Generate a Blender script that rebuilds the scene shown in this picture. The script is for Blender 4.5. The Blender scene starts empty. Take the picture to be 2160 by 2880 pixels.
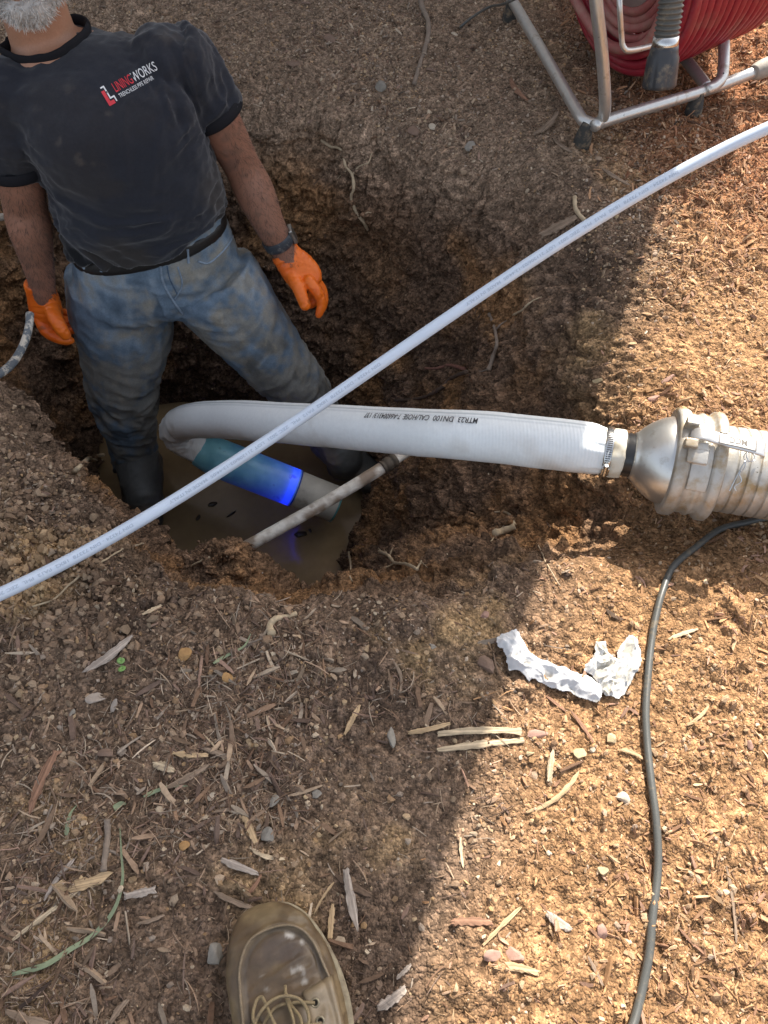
import bpy, bmesh, math, random
import numpy as np
from mathutils import Vector, Matrix
from mathutils.bvhtree import BVHTree

SC = bpy.context.scene
COL = SC.collection
R = math.radians

# ------------------------------------------------------------------ camera, light, exposure
CAM_H = 1.15
PITCH = R(59.0)
cam_d = bpy.data.cameras.new('camera')
cam_d.sensor_fit = 'VERTICAL'
cam_d.sensor_height = 24.0
cam_d.sensor_width = 18.0
cam_d.lens = 18.0
cam_d.clip_start = 0.02
cam_d.clip_end = 500
cam = bpy.data.objects.new('camera', cam_d)
cam.location = (0, 0, CAM_H)
cam.rotation_euler = (R(90) - PITCH, 0, 0)
COL.objects.link(cam)
SC.camera = cam

SUN_AZ = np.array([0.37, 0.93]); SUN_AZ = SUN_AZ / np.linalg.norm(SUN_AZ)
SUN_EL = R(44.0)
world = bpy.data.worlds.new('World')
SC.world = world
world.use_nodes = True
wn = world.node_tree
bg = wn.nodes['Background']
sky = wn.nodes.new('ShaderNodeTexSky')
sky.sky_type = 'NISHITA'
sky.sun_disc = False
sky.sun_elevation = SUN_EL
sky.sun_rotation = math.atan2(SUN_AZ[0], SUN_AZ[1])
sky.air_density = 1.0
sky.dust_density = 3.5
sky.ozone_density = 0.6
hs = wn.nodes.new('ShaderNodeHueSaturation'); hs.inputs['Saturation'].default_value = 0.45
wn.links.new(sky.outputs[0], hs.inputs['Color']); wn.links.new(hs.outputs[0], bg.inputs['Color'])
bg.inputs['Strength'].default_value = 0.15
sd = bpy.data.lights.new('sun', 'SUN')
sd.energy = 4.6
sd.angle = R(0.25)
sd.color = (1.0, 0.93, 0.82)
sun = bpy.data.objects.new('sun', sd)
sv = Vector((SUN_AZ[0] * math.cos(SUN_EL), SUN_AZ[1] * math.cos(SUN_EL), math.sin(SUN_EL)))
sun.rotation_euler = sv.to_track_quat('Z', 'Y').to_euler()
sun.location = (0, 0, 10)
COL.objects.link(sun)
SC.view_settings.view_transform = 'Standard'
SC.view_settings.look = 'None'
SC.view_settings.exposure = 1.12
SC.view_settings.gamma = 1.0
SC.cycles.max_bounces = 6
SC.cycles.diffuse_bounces = 3
SC.cycles.glossy_bounces = 3
SC.cycles.transmission_bounces = 4

# ------------------------------------------------------------------ helpers
cp, sp = math.cos(PITCH), math.sin(PITCH)

def U(px, py, t):
    """point at depth t (metres along the viewing axis) seen at photo pixel px,py"""
    u = (px - 1080) / 2160.0; v = (1440 - py) / 2160.0
    return np.array([u * t, t * (cp + v * sp), CAM_H + t * (-sp + v * cp)])

def UZ(px, py, z):
    """point at height z"""
    v = (1440 - py) / 2160.0
    t = (z - CAM_H) / (-sp + v * cp)
    return U(px, py, t)

def hash3(ix, iy, iz, seed):
    h = (ix.astype(np.int64) * 374761393 + iy.astype(np.int64) * 668265263 + iz.astype(np.int64) * 2147483647 + seed * 974634777)
    h = (h ^ (h >> 13)) * 1274126177
    h = (h ^ (h >> 16)) & 0xFFFFFFF
    return h.astype(np.float64) / float(0xFFFFFFF)

def vnoise(P, seed=0):
    P = np.asarray(P, dtype=np.float64)
    f = np.floor(P); i = f.astype(np.int64); w = P - f
    w = w * w * w * (w * (w * 6 - 15) + 10)
    out = 0
    for dx in (0, 1):
        wx = w[:, 0] if dx else 1 - w[:, 0]
        for dy in (0, 1):
            wy = w[:, 1] if dy else 1 - w[:, 1]
            for dz in (0, 1):
                wz = w[:, 2] if dz else 1 - w[:, 2]
                out = out + wx * wy * wz * hash3(i[:, 0] + dx, i[:, 1] + dy, i[:, 2] + dz, seed)
    return out * 2 - 1

ROT = np.array([[0.0, 0.8, 0.6], [-0.8, 0.36, -0.48], [-0.6, -0.48, 0.64]])

def fbm(P, freq, octv=4, seed=0, gain=0.5, ridge=False):
    Q = np.asarray(P) * freq
    a = 1.0; s = 0; tot = 0
    for o in range(octv):
        n = vnoise(Q + 17.3 * o, seed + o)
        if ridge: n = 1 - 2 * np.abs(n)
        s = s + a * n; tot += a
        a *= gain; Q = (Q @ ROT.T) * 2.03
    return s / tot

def worley(P, freq, seed=0):
    """distance to the nearest and second nearest scattered point, in cell units, and a random value of that cell"""
    Q = np.asarray(P) * freq; I = np.floor(Q).astype(np.int64)
    f1 = np.full(len(Q), 9.0); f2 = np.full(len(Q), 9.0); val = np.zeros(len(Q))
    for dx in (-1, 0, 1):
        for dy in (-1, 0, 1):
            for dz in (-1, 0, 1):
                a, b, c = I[:, 0] + dx, I[:, 1] + dy, I[:, 2] + dz
                h = hash3(a, b, c, seed)
                d = np.sqrt((a + h - Q[:, 0]) ** 2 + (b + (h * 7.31) % 1 - Q[:, 1]) ** 2 + (c + (h * 13.7) % 1 - Q[:, 2]) ** 2)
                nearer = d < f1
                f2 = np.where(nearer, f1, np.minimum(f2, d)); val = np.where(nearer, (h * 31.7) % 1, val); f1 = np.where(nearer, d, f1)
    return f1, f2, val

def sstep(a, b, x):
    t = np.clip((x - a) / (b - a), 0, 1)
    return t * t * (3 - 2 * t)

def mesh_np(name, V, F, cols=None, smooth=True):
    """V (n,3); F (m,k) one polygon size, or list of such arrays"""
    if not isinstance(F, list): F = [F]
    F = [np.asarray(f, dtype=np.int32) for f in F if len(f)]
    me = bpy.data.meshes.new(name)
    V = np.asarray(V, dtype=np.float32)
    me.vertices.add(len(V)); me.vertices.foreach_set('co', V.ravel())
    nl = sum(f.size for f in F); nf = sum(len(f) for f in F)
    me.loops.add(nl); me.polygons.add(nf)
    me.loops.foreach_set('vertex_index', np.concatenate([f.ravel() for f in F]))
    starts = []; s = 0
    for f in F:
        k = f.shape[1]
        starts.append(s + np.arange(len(f)) * k); s += f.size
    me.polygons.foreach_set('loop_start', np.concatenate(starts).astype(np.int32))
    me.polygons.foreach_set('use_smooth', np.full(nf, smooth))
    if cols is not None:
        ca = me.color_attributes.new('Col', 'FLOAT_COLOR', 'POINT')
        c4 = np.ones((len(V), 4), dtype=np.float32); c4[:, :3] = cols
        ca.data.foreach_set('color', c4.ravel())
    me.update(calc_edges=True)
    me.validate()
    return me

def link(name, me, mat=None, parent=None, **props):
    o = bpy.data.objects.new(name, me)
    COL.objects.link(o)
    if mat is not None and me is not None:
        me.materials.clear(); me.materials.append(mat)
    if parent is not None: o.parent = parent
    for k, v in props.items(): o[k] = v
    return o

def thing(name, label, cat, loc=(0, 0, 0), group=None):
    o = bpy.data.objects.new(name, None)
    COL.objects.link(o)
    o.empty_display_size = 0.05
    o.location = loc
    o['label'] = label; o['category'] = cat
    if group: o['group'] = group
    return o

def part(name, me, mat, root, label=None):
    """mesh given in world coordinates, parented to a thing (an empty at its base, or another part)"""
    o = bpy.data.objects.new(name, me)
    COL.objects.link(o)
    if mat is not None:
        me.materials.clear(); me.materials.append(mat)
    o.parent = root
    off = Vector((0, 0, 0)); r = root
    while r is not None:
        off += r.location; r = r.parent
    if off.length > 0: me.transform(Matrix.Translation(-off))
    if label: o['label'] = label
    return o

def tag(o, label, cat, group=None):
    o['label'] = label; o['category'] = cat
    if group: o['group'] = group
    return o

def spline(pts, n, closed=False):
    """Catmull-Rom through pts (k,d) sampled n points, roughly even"""
    pts = np.asarray(pts, dtype=float)
    k = len(pts)
    if k == 2:
        s = np.linspace(0, 1, n)[:, None]
        return pts[0] * (1 - s) + pts[1] * s
    if closed: ext = np.vstack([pts[-1], pts, pts[0], pts[1]]); m = k
    else: ext = np.vstack([2 * pts[0] - pts[1], pts, 2 * pts[-1] - pts[-2]]); m = k - 1
    ss = np.linspace(0, m, max(n * 4, 60)); out = []
    for s in ss:
        i = min(int(s), m - 1); t = s - i
        p0, p1, p2, p3 = ext[i], ext[i + 1], ext[i + 2], ext[i + 3]
        out.append(0.5 * ((2 * p1) + (-p0 + p2) * t + (2 * p0 - 5 * p1 + 4 * p2 - p3) * t * t + (-p0 + 3 * p1 - 3 * p2 + p3) * t ** 3))
    out = np.array(out)
    d = np.r_[0, np.cumsum(np.linalg.norm(np.diff(out[:, :3], axis=0), axis=1))]
    q = np.linspace(0, d[-1], n)
    return np.stack([np.interp(q, d, out[:, j]) for j in range(out.shape[1])], 1)

def frames(C, up=(0, 0, 1)):
    C = np.asarray(C)
    T = np.gradient(C, axis=0); T /= np.linalg.norm(T, axis=1)[:, None] + 1e-12
    Nn = np.zeros_like(C)
    u = np.array(up, float)
    n = u - T[0] * np.dot(u, T[0])
    if np.linalg.norm(n) < 1e-3: n = np.array([1.0, 0, 0]) - T[0] * T[0][0]
    n /= np.linalg.norm(n); Nn[0] = n
    for i in range(1, len(C)):
        n = n - T[i] * np.dot(n, T[i]); n /= np.linalg.norm(n) + 1e-12
        Nn[i] = n
    B = np.cross(T, Nn)
    return T, Nn, B

def tube_arrays(C, rad, ns=12, up=(0, 0, 1), caps=True, ry=None, power=2.0):
    """rad scalar or (n,); ry second radius (along B)"""
    C = np.asarray(C, float); n = len(C)
    T, Nn, B = frames(C, up)
    rad = np.broadcast_to(rad, (n,)); ry = rad if ry is None else np.broadcast_to(ry, (n,))
    a = np.linspace(0, 2 * np.pi, ns, endpoint=False)
    ca, sa = np.cos(a), np.sin(a)
    if power != 2.0:
        e = 2.0 / power
        ca = np.sign(ca) * np.abs(ca) ** e; sa = np.sign(sa) * np.abs(sa) ** e
    V = C[:, None, :] + ca[None, :, None] * Nn[:, None, :] * rad[:, None, None] + sa[None, :, None] * B[:, None, :] * ry[:, None, None]
    V = V.reshape(-1, 3)
    i = np.arange(n - 1)[:, None] * ns; j = np.arange(ns)[None, :]; j2 = (j + 1) % ns
    F = np.stack([i + j, i + j2, i + ns + j2, i + ns + j], -1).reshape(-1, 4)
    Fs = [F]
    if caps:
        V = np.vstack([V, C[0], C[-1]])
        c0, c1 = n * ns, n * ns + 1
        jj = np.arange(ns); jn = (jj + 1) % ns
        Fs.append(np.concatenate([np.stack([np.full(ns, c0), jn, jj], 1),
                                  np.stack([np.full(ns, c1), (n - 1) * ns + jj, (n - 1) * ns + jn], 1)]))
    return V, Fs

def merge(parts_):
    """join (V, [F..]) tuples"""
    Vs = []; Fd = {}; off = 0
    for V, Fs in parts_:
        if not isinstance(Fs, list): Fs = [Fs]
        for f in Fs:
            if len(f): Fd.setdefault(f.shape[1], []).append(np.asarray(f) + off)
        Vs.append(V); off += len(V)
    return np.vstack(Vs), [np.vstack(v) for v in Fd.values()]

def tube(name, pts, rad, mat, parent=None, n=40, ns=12, up=(0, 0, 1), cols=None, sm=True, noise=0, caps=True):
    pts = np.asarray(pts, float)
    if np.ndim(rad) > 0:
        q = spline(np.c_[pts, np.asarray(rad)], n); C, r = q[:, :3], q[:, 3]
    else: C = spline(pts, n) if len(pts) != n else pts; r = rad
    V, F = tube_arrays(C, r, ns, up, caps)
    if noise: V = V + noise * np.stack([fbm(V, 60, 3, s) for s in (1, 2, 3)], 1)
    me = mesh_np(name, V, F, smooth=sm)
    if parent is None: return link(name, me, mat)
    return part(name, me, mat, parent)

def lathe(C0, axis, prof, ns=48, up=(0, 0, 1)):
    """prof list of (distance along axis, radius)"""
    axis = np.asarray(axis, float); axis /= np.linalg.norm(axis)
    u = np.asarray(up, float); a = u - axis * u.dot(axis); a /= np.linalg.norm(a); b = np.cross(axis, a)
    th = np.linspace(0, 2 * np.pi, ns, endpoint=False)
    V = []
    for s, r in prof:
        V.append(C0 + axis * s + r * (np.cos(th)[:, None] * a + np.sin(th)[:, None] * b))
    V = np.vstack(V); n = len(prof)
    i = np.arange(n - 1)[:, None] * ns; j = np.arange(ns)[None, :]; j2 = (j + 1) % ns
    F = np.stack([i + j, i + j2, i + ns + j2, i + ns + j], -1).reshape(-1, 4)
    return V, [F]

def box_arrays(c, ax, ay, az):
    """c centre; ax, ay, az half-extent vectors"""
    c, ax, ay, az = map(lambda q: np.asarray(q, float), (c, ax, ay, az))
    V = np.array([c + sx * ax + sy * ay + sz * az for sx in (-1, 1) for sy in (-1, 1) for sz in (-1, 1)])
    F = np.array([[0, 1, 3, 2], [4, 6, 7, 5], [0, 4, 5, 1], [2, 3, 7, 6], [0, 2, 6, 4], [1, 5, 7, 3]])
    return V, [F]

def eval_mods(me, mods):
    """apply modifiers [(type, {props})] to a mesh and return a new mesh"""
    o = bpy.data.objects.new('tmp', me); COL.objects.link(o)
    for k, (ty, pr) in enumerate(mods):
        m = o.modifiers.new('m%d' % k, ty)
        for a, b in pr.items(): setattr(m, a, b)
    dg = bpy.context.evaluated_depsgraph_get()
    out = bpy.data.meshes.new_from_object(o.evaluated_get(dg))
    bpy.data.objects.remove(o)
    return out

def get_np(me):
    n = len(me.vertices)
    V = np.empty(n * 3, np.float32); me.vertices.foreach_get('co', V)
    N = np.empty(n * 3, np.float32); me.vertices.foreach_get('normal', N)
    return V.reshape(-1, 3).astype(float), N.reshape(-1, 3).astype(float)

def set_np(me, V):
    me.vertices.foreach_set('co', np.asarray(V, np.float32).ravel()); me.update()

def solid(name, arrs, voxel, smooth_it=4, fac=0.5):
    V, F = merge(arrs)
    me = mesh_np(name, V, F)
    me = eval_mods(me, [('REMESH', dict(mode='VOXEL', voxel_size=voxel, use_smooth_shade=True)),
                        ('SMOOTH', dict(factor=fac, iterations=smooth_it))])
    me.name = name
    return me

def setcol(me, cols):
    ca = me.color_attributes.get('Col') or me.color_attributes.new('Col', 'FLOAT_COLOR', 'POINT')
    c4 = np.ones((len(me.vertices), 4), dtype=np.float32); c4[:, :3] = cols
    ca.data.foreach_set('color', c4.ravel())

def srgb(r, g, b):
    f = lambda c: (c / 255 / 12.92) if c / 255 <= 0.04045 else ((c / 255 + 0.055) / 1.055) ** 2.4
    return np.array([f(r), f(g), f(b)])

# ------------------------------------------------------------------ materials
def mat(name, color=(0.5, 0.5, 0.5), rough=0.6, metal=0.0, spec=0.5, attr=False, noise=None, bump=None, dirt=None, extra=None, coat=0):
    """noise=(scale, amount): multiply; bump=[(scale, strength, distance)], dirt=(color, scale, lo, hi)"""
    m = bpy.data.materials.new(name); m.use_nodes = True
    nt = m.node_tree; N = nt.nodes; L = nt.links
    b = N['Principled BSDF']
    b.inputs['Roughness'].default_value = rough
    b.inputs['Metallic'].default_value = metal
    b.inputs['Specular IOR Level'].default_value = spec
    if coat: b.inputs['Coat Weight'].default_value = coat
    tc = N.new('ShaderNodeTexCoord')
    if attr:
        c = N.new('ShaderNodeAttribute'); c.attribute_name = 'Col'; out = c.outputs['Color']
    else:
        c = N.new('ShaderNodeRGB'); c.outputs[0].default_value = (*color, 1); out = c.outputs[0]
    if dirt:
        for (dc, ds, lo, hi) in (dirt if isinstance(dirt, list) else [dirt]):
            n = N.new('ShaderNodeTexNoise'); n.inputs['Scale'].default_value = ds; n.inputs['Detail'].default_value = 6
            n.inputs['Roughness'].default_value = 0.65
            L.new(tc.outputs['Object'], n.inputs['Vector'])
            mr = N.new('ShaderNodeMapRange'); mr.inputs['From Min'].default_value = lo; mr.inputs['From Max'].default_value = hi
            L.new(n.outputs['Fac'], mr.inputs['Value'])
            mx = N.new('ShaderNodeMix'); mx.data_type = 'RGBA'
            L.new(mr.outputs[0], mx.inputs['Factor']); L.new(out, mx.inputs['A']); mx.inputs['B'].default_value = (*dc, 1)
            out = mx.outputs['Result']
            if 0: pass
    if noise:
        n = N.new('ShaderNodeTexNoise'); n.inputs['Scale'].default_value = noise[0]; n.inputs['Detail'].default_value = 5
        n.inputs['Roughness'].default_value = 0.7
        L.new(tc.outputs['Object'], n.inputs['Vector'])
        mr = N.new('ShaderNodeMapRange'); mr.inputs['From Min'].default_value = 0.25; mr.inputs['From Max'].default_value = 0.75
        mr.inputs['To Min'].default_value = 1 - noise[1]; mr.inputs['To Max'].default_value = 1 + noise[1]
        L.new(n.outputs['Fac'], mr.inputs['Value'])
        vm = N.new('ShaderNodeVectorMath'); vm.operation = 'SCALE'
        L.new(out, vm.inputs[0]); L.new(mr.outputs[0], vm.inputs['Scale']); out = vm.outputs[0]
    L.new(out, b.inputs['Base Color'])
    if bump:
        prev = None
        for (s, st, di) in bump:
            n = N.new('ShaderNodeTexNoise'); n.inputs['Scale'].default_value = s; n.inputs['Detail'].default_value = 4
            L.new(tc.outputs['Object'], n.inputs['Vector'])
            bp = N.new('ShaderNodeBump'); bp.inputs['Strength'].default_value = st; bp.inputs['Distance'].default_value = di
            L.new(n.outputs['Fac'], bp.inputs['Height'])
            if prev: L.new(prev.outputs[0], bp.inputs['Normal'])
            prev = bp
        L.new(prev.outputs[0], b.inputs['Normal'])
    if extra: extra(nt, b, tc)
    return m
# ------------------------------------------------------------------ the ground and the pit
PIT_C = np.array([-0.32, 1.22])
RIM = np.array([(-1.06, 1.10), (-0.88, 1.04), (-0.75, 0.98), (-0.67, 0.88), (-0.597, 0.80), (-0.516, 0.70), (-0.436, 0.61), (-0.36, 0.575),
                (-0.30, 0.56), (-0.166, 0.55), (0.0, 0.545), (0.10, 0.56), (0.19, 0.59), (0.28, 0.635), (0.40, 0.69), (0.47, 0.77),
                (0.45, 0.93), (0.44, 1.06), (0.44, 1.25), (0.40, 1.46), (0.29, 1.66), (0.10, 1.80), (-0.10, 1.87),
                (-0.437, 1.92), (-0.75, 1.92), (-1.0, 1.86), (-1.12, 1.60), (-1.12, 1.3)])
FLO = np.array([(-0.90, 1.30), (-0.80, 1.12), (-0.62, 0.98), (-0.45, 0.91), (-0.25, 0.89), (-0.14, 0.96), (-0.10, 1.10), (-0.04, 1.29),
                (-0.02, 1.40), (-0.08, 1.50), (-0.18, 1.58), (-0.40, 1.64), (-0.70, 1.64), (-0.88, 1.60), (-0.93, 1.45)])
DEPTH = 0.93
WATER_Z = -0.895

def polar_radius(poly, th):
    """distance from PIT_C to the polygon along each angle"""
    P = poly - PIT_C; Q = np.roll(P, -1, axis=0)
    d = np.stack([np.cos(th), np.sin(th)], 1)
    best = np.full(len(th), np.nan)
    for a, b in zip(P, Q):
        e = b - a
        den = d[:, 0] * e[1] - d[:, 1] * e[0]
        t = (a[0] * e[1] - a[1] * e[0]) / np.where(np.abs(den) < 1e-9, 1e-9, den)
        s = (a[0] * d[:, 1] - a[1] * d[:, 0]) / np.where(np.abs(den) < 1e-9, 1e-9, den)
        ok = (t > 0) & (s >= -1e-6) & (s <= 1 + 1e-6)
        best = np.where(ok & (np.isnan(best) | (t > best)), t, best)
    k = 9; w = np.hanning(k + 2)[1:-1]; w /= w.sum()
    bb = np.r_[best[-k:], best, best[:k]]
    return np.convolve(bb, w, 'same')[k:-k]

def ground_z(x, y):
    z = -0.05 * np.exp(-(((x - 0.42) / 0.12) ** 2 + ((y - 0.72) / 0.10) ** 2))       # gully under the hose
    z = z - 0.035 * np.exp(-(((x - 0.52) / 0.14) ** 2 + ((y - 0.68) / 0.08) ** 2))
    z = z + 0.028 * np.exp(-(((x - 0.06) / 0.12) ** 2 + ((y - 0.47) / 0.09) ** 2))
    z = z + 0.02 * np.exp(-(((x + 0.5) / 0.25) ** 2 + ((y - 0.55) / 0.14) ** 2))
    z = z + 0.05 * sstep(1.9, 2.6, y) * sstep(0.4, -0.4, x)
    P = np.stack([x, y, np.zeros_like(x)], -1).reshape(-1, 3)
    n = fbm(P, 3.1, 3, 5).reshape(x.shape) * 0.016 + fbm(P, 14, 3, 9).reshape(x.shape) * 0.008
    return z + n * (1 / (1 + 0.1 * np.abs(x) + 0.1 * np.abs(y)))

# visible wedge test
def visible_mask(P, margin=0.12):
    q = P - np.array([0, 0, CAM_H])
    d = q[:, 1] * cp - q[:, 2] * sp
    uu = q[:, 0] / d; vv = (q[:, 1] * sp + q[:, 2] * cp) / d
    return (d > 0.1) & (np.abs(uu) < 0.5 + margin) & (vv > -0.667 - margin) & (vv < 0.667 + margin * 1.6)
NT = 1500
th = np.linspace(0, 2 * np.pi, NT, endpoint=False)
r_rim = polar_radius(RIM, th); r_flo = polar_radius(FLO, th)
# irregular rim
jag = fbm(np.stack([np.cos(th) * 3, np.sin(th) * 3, th * 0], 1), 2.3, 4, 21)
r_rim = r_rim + 0.022 * jag
r_flo = np.minimum(r_flo, r_rim - 0.05)
NW = 230
hh = np.linspace(0, 1, NW)                       # 0 floor edge, 1 rim
cth, sth = np.cos(th), np.sin(th)
back = sstep(0.2, 0.9, sth)                      # far wall: steep below, flaring on top
right = sstep(0.3, 0.9, cth)
expo = 1.15 + 0.25 * back + 0.3 * right
rows_r = []; rows_z = []
NF = 46
for k in range(NF):
    s = (k + 1) / NF
    rows_r.append(r_flo * s); rows_z.append(np.full(NT, -DEPTH) + 0.02 * s ** 4)
for h in hh[1:]:
    w = h ** expo
    r = r_flo + (r_rim - r_flo) * w
    z = -DEPTH + 0.02 + (DEPTH - 0.02) * h
    rows_r.append(r); rows_z.append(np.full(NT, z))
NO = 300
rr = 0.0065 * np.arange(1, NO + 1)
for d in rr:
    r = r_rim + d; rows_r.append(r); rows_z.append(None)
g = rr[-1]; step = 0.0065
out_d = []
while g < 90:
    step *= 1.14; g += step; out_d.append(g)
for d in out_d:
    rows_r.append(r_rim + d); rows_z.append(None)
RR = np.array(rows_r); NR = len(RR)
X = PIT_C[0] + RR * cth; Y = PIT_C[1] + RR * sth
Z = np.zeros_like(X)
i_rim = NF + NW - 1
gz = ground_z(X[i_rim - 1:], Y[i_rim - 1:])
rimdrop = -0.06 * np.exp(-(RR[i_rim - 1:] - r_rim) / 0.05)
Z[i_rim - 1:] = gz + rimdrop
rim_z = Z[i_rim - 1]
for k in range(i_rim):
    if k < NF: Z[k] = rows_z[k]
    else:
        h = hh[k - NF + 1]
        Z[k] = -DEPTH + 0.02 + (rim_z + DEPTH - 0.02) * h
# silt mound in the near corner from which the conduit comes out
def bump_at(cx, cy, sx, sy, a):
    global Z
    m = np.exp(-(((X - cx) / sx) ** 2 + ((Y - cy) / sy) ** 2))
    Z = Z + a * m * sstep(-0.05, -0.16, Z)
bump_at(-.320, .745, .085, .065, .27)
V0 = np.stack([X, Y, Z], -1)
# normals of the base surface
dT = np.roll(V0, -1, 1) - np.roll(V0, 1, 1)
dR = np.gradient(V0, axis=0)
Nn = np.cross(dR, dT); Nn /= np.linalg.norm(Nn, axis=2)[..., None] + 1e-12
Nn *= np.sign(Nn[..., 2:3] + 1e-6)
inner = np.zeros(NR); idx = np.arange(NR)
inner = 1 - sstep(i_rim - 6, i_rim + 10, idx)                 # 1 in the pit
floor_w = 1 - sstep(NF - 8, NF + 12, idx)
P = V0.reshape(-1, 3)
far = 1 - sstep(2.6, 6.0, RR.reshape(-1))
amp_w = (inner * (1 - floor_w))[:, None].repeat(NT, 1).reshape(-1)
amp_f = floor_w[:, None].repeat(NT, 1).reshape(-1)
near = P[:, 1] < 3.2
d1 = fbm(P, 5.5, 4, 31); d2 = fbm(P, 24, 4, 41, ridge=True); d3 = fbm(P, 95, 3, 51)
# clods: cellular-looking lumps from thresholded noise
cl = np.clip(fbm(P, 38, 2, 61) - 0.12, 0, 1)
grain = fbm(P, 210, 2, 71)
disp = amp_w * (0.040 * d1 + 0.013 * d2 + 0.007 * d3 + 0.028 * cl + 0.002 * grain)
disp += amp_f * (0.012 * d1 + 0.004 * d3)
og = (1 - amp_w - amp_f)
lump = sstep(-0.1, 0.3, fbm(P, 1.7, 3, 81))                   # where the ground is lumpier
leftbank = np.exp(-(((P[:, 0] + 0.62) / 0.32) ** 2 + ((P[:, 1] - 0.62) / 0.22) ** 2))
disp += og * far * (0.004 * d2 + 0.0035 * d3 + 0.0016 * grain + (0.010 * lump + 0.03 * leftbank) * cl)
wk_ = visible_mask(P, .2)
PW = P[wk_] + .012 * np.stack([fbm(P[wk_], 20, 2, s_) for s_ in (1, 2, 3)], 1)
f1a, f2a, va = worley(PW, 42, 3); f1b, f2b, vb = worley(PW, 105, 4)
lumpA = (1 - np.clip(f1a / .75, 0, 1) ** 2) * (va > .45) * va; lumpB = (1 - np.clip(f1b / .75, 0, 1) ** 2) * (vb > .35) * vb
crk = sstep(.10, .0, f2a - f1a)
aw, ow = amp_w[wk_], og[wk_]
dw = np.zeros(len(P)); patch_ = sstep(-.2, .35, d1[wk_] + .5 * d2[wk_])
dw[wk_] = aw * (.007 * lumpA * patch_ + .003 * lumpB - .004 * crk * patch_) + ow * far[wk_] * ((.003 + .006 * patch_ + .014 * leftbank[wk_]) * lumpA * (.35 + patch_) + .0034 * lumpB)
fz1, fz2, vz = worley(PW * np.array([1, 1, 1.6]), 8.5, 7)
strat = fbm(PW * np.array([1.2, 1.2, 9.0]), 1.0, 3, 171)
dw[wk_] += aw * (.030 * (vz - .5) * sstep(.0, .12, fz2 - fz1) + .016 * sstep(-.15, .15, strat) - .008)
disp = disp + dw
tone = np.ones(len(P)); tone[wk_] = (1 + .22 * aw * sstep(-.3, .3, strat) - .18 * aw * (vz - .5)) * (.78 + .30 * lumpA + .34 * lumpB) * (.8 + .4 * vb) * (1 - .25 * crk)
V1 = P + Nn.reshape(-1, 3) * disp[:, None]
# soft horizontal bedding ledges on the walls
TV = V1.reshape(NR, NT, 3)
i = np.arange(NR - 1)[:, None] * NT; j = np.arange(NT)[None, :]; j2 = (j + 1) % NT
TF = np.stack([i + j, i + j2, i + NT + j2, i + NT + j], -1).reshape(-1, 4)
TF = TF[:, ::-1]
TVf = np.vstack([V1, [[PIT_C[0], PIT_C[1], -DEPTH]]])
cI = len(V1)
TFc = np.stack([np.full(NT, cI), np.arange(NT), (np.arange(NT) + 1) % NT], 1)
# true normals after displacement
dT = np.roll(TV, -1, 1) - np.roll(TV, 1, 1); dR = np.gradient(TV, axis=0)
TN = np.cross(dR, dT); AR = np.linalg.norm(TN, axis=2)
TN = TN / (AR[..., None] + 1e-12)
sg = np.sign((TN * Nn).sum(-1, keepdims=True)); TN = TN * np.where(sg == 0, 1, sg)
AR = (np.roll(np.linalg.norm(np.roll(TV, -1, 1) - TV, axis=2), 0)) * np.linalg.norm(dR, axis=2)
TNf = TN.reshape(-1, 3); ARf = AR.reshape(-1)

def mix(a, b, t):
    t = np.asarray(t)[:, None]
    return a * (1 - t) + b * t

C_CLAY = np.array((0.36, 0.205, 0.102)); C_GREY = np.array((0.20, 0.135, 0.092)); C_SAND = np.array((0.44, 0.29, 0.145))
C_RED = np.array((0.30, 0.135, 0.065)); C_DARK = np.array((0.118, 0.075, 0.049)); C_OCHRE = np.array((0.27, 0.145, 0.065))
C_GRAV = np.array((0.285, 0.20, 0.138))

def soil_color(P, pit=None):
    """colour of the dry or moist soil at a place, darker on the shaded side of the shadow edge"""
    x, y, z = P[:, 0], P[:, 1], P[:, 2]
    n1 = fbm(P, 2.2, 4, 101); n2 = fbm(P, 7.0, 4, 111); n3 = fbm(P, 26, 3, 121); n4 = fbm(P, 3.6, 4, 131)
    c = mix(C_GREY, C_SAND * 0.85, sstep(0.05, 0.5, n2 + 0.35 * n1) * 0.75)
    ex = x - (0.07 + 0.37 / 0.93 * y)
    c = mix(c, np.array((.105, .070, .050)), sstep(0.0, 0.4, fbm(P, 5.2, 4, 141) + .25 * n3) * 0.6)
    c = mix(c, C_CLAY, sstep(-0.10, 0.12, ex + 0.10 * n1) * (y < 5))  # sun and shade contrast put into the soil colour along the shadow edge
    c = mix(c, C_GRAV, sstep(1.45, 1.75, y + 0.1 * n1) * sstep(0.75, 0.35, x + 0.12 * n1))
    c = mix(c, C_RED, sstep(1.15, 1.65, y + 0.5 * (x - 0.8) + 0.15 * n1) * sstep(0.45, 0.75, x + 0.1 * n1))
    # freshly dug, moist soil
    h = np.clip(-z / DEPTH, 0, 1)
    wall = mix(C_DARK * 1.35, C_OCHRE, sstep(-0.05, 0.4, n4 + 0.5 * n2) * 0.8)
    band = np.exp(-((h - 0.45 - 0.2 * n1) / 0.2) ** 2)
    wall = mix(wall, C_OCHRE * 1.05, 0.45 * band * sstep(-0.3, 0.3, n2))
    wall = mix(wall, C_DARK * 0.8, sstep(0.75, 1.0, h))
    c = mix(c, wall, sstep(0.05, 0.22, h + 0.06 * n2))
    return c * (1 + 0.22 * n3)[:, None] * (1 + 0.15 * n2)[:, None]

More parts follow.
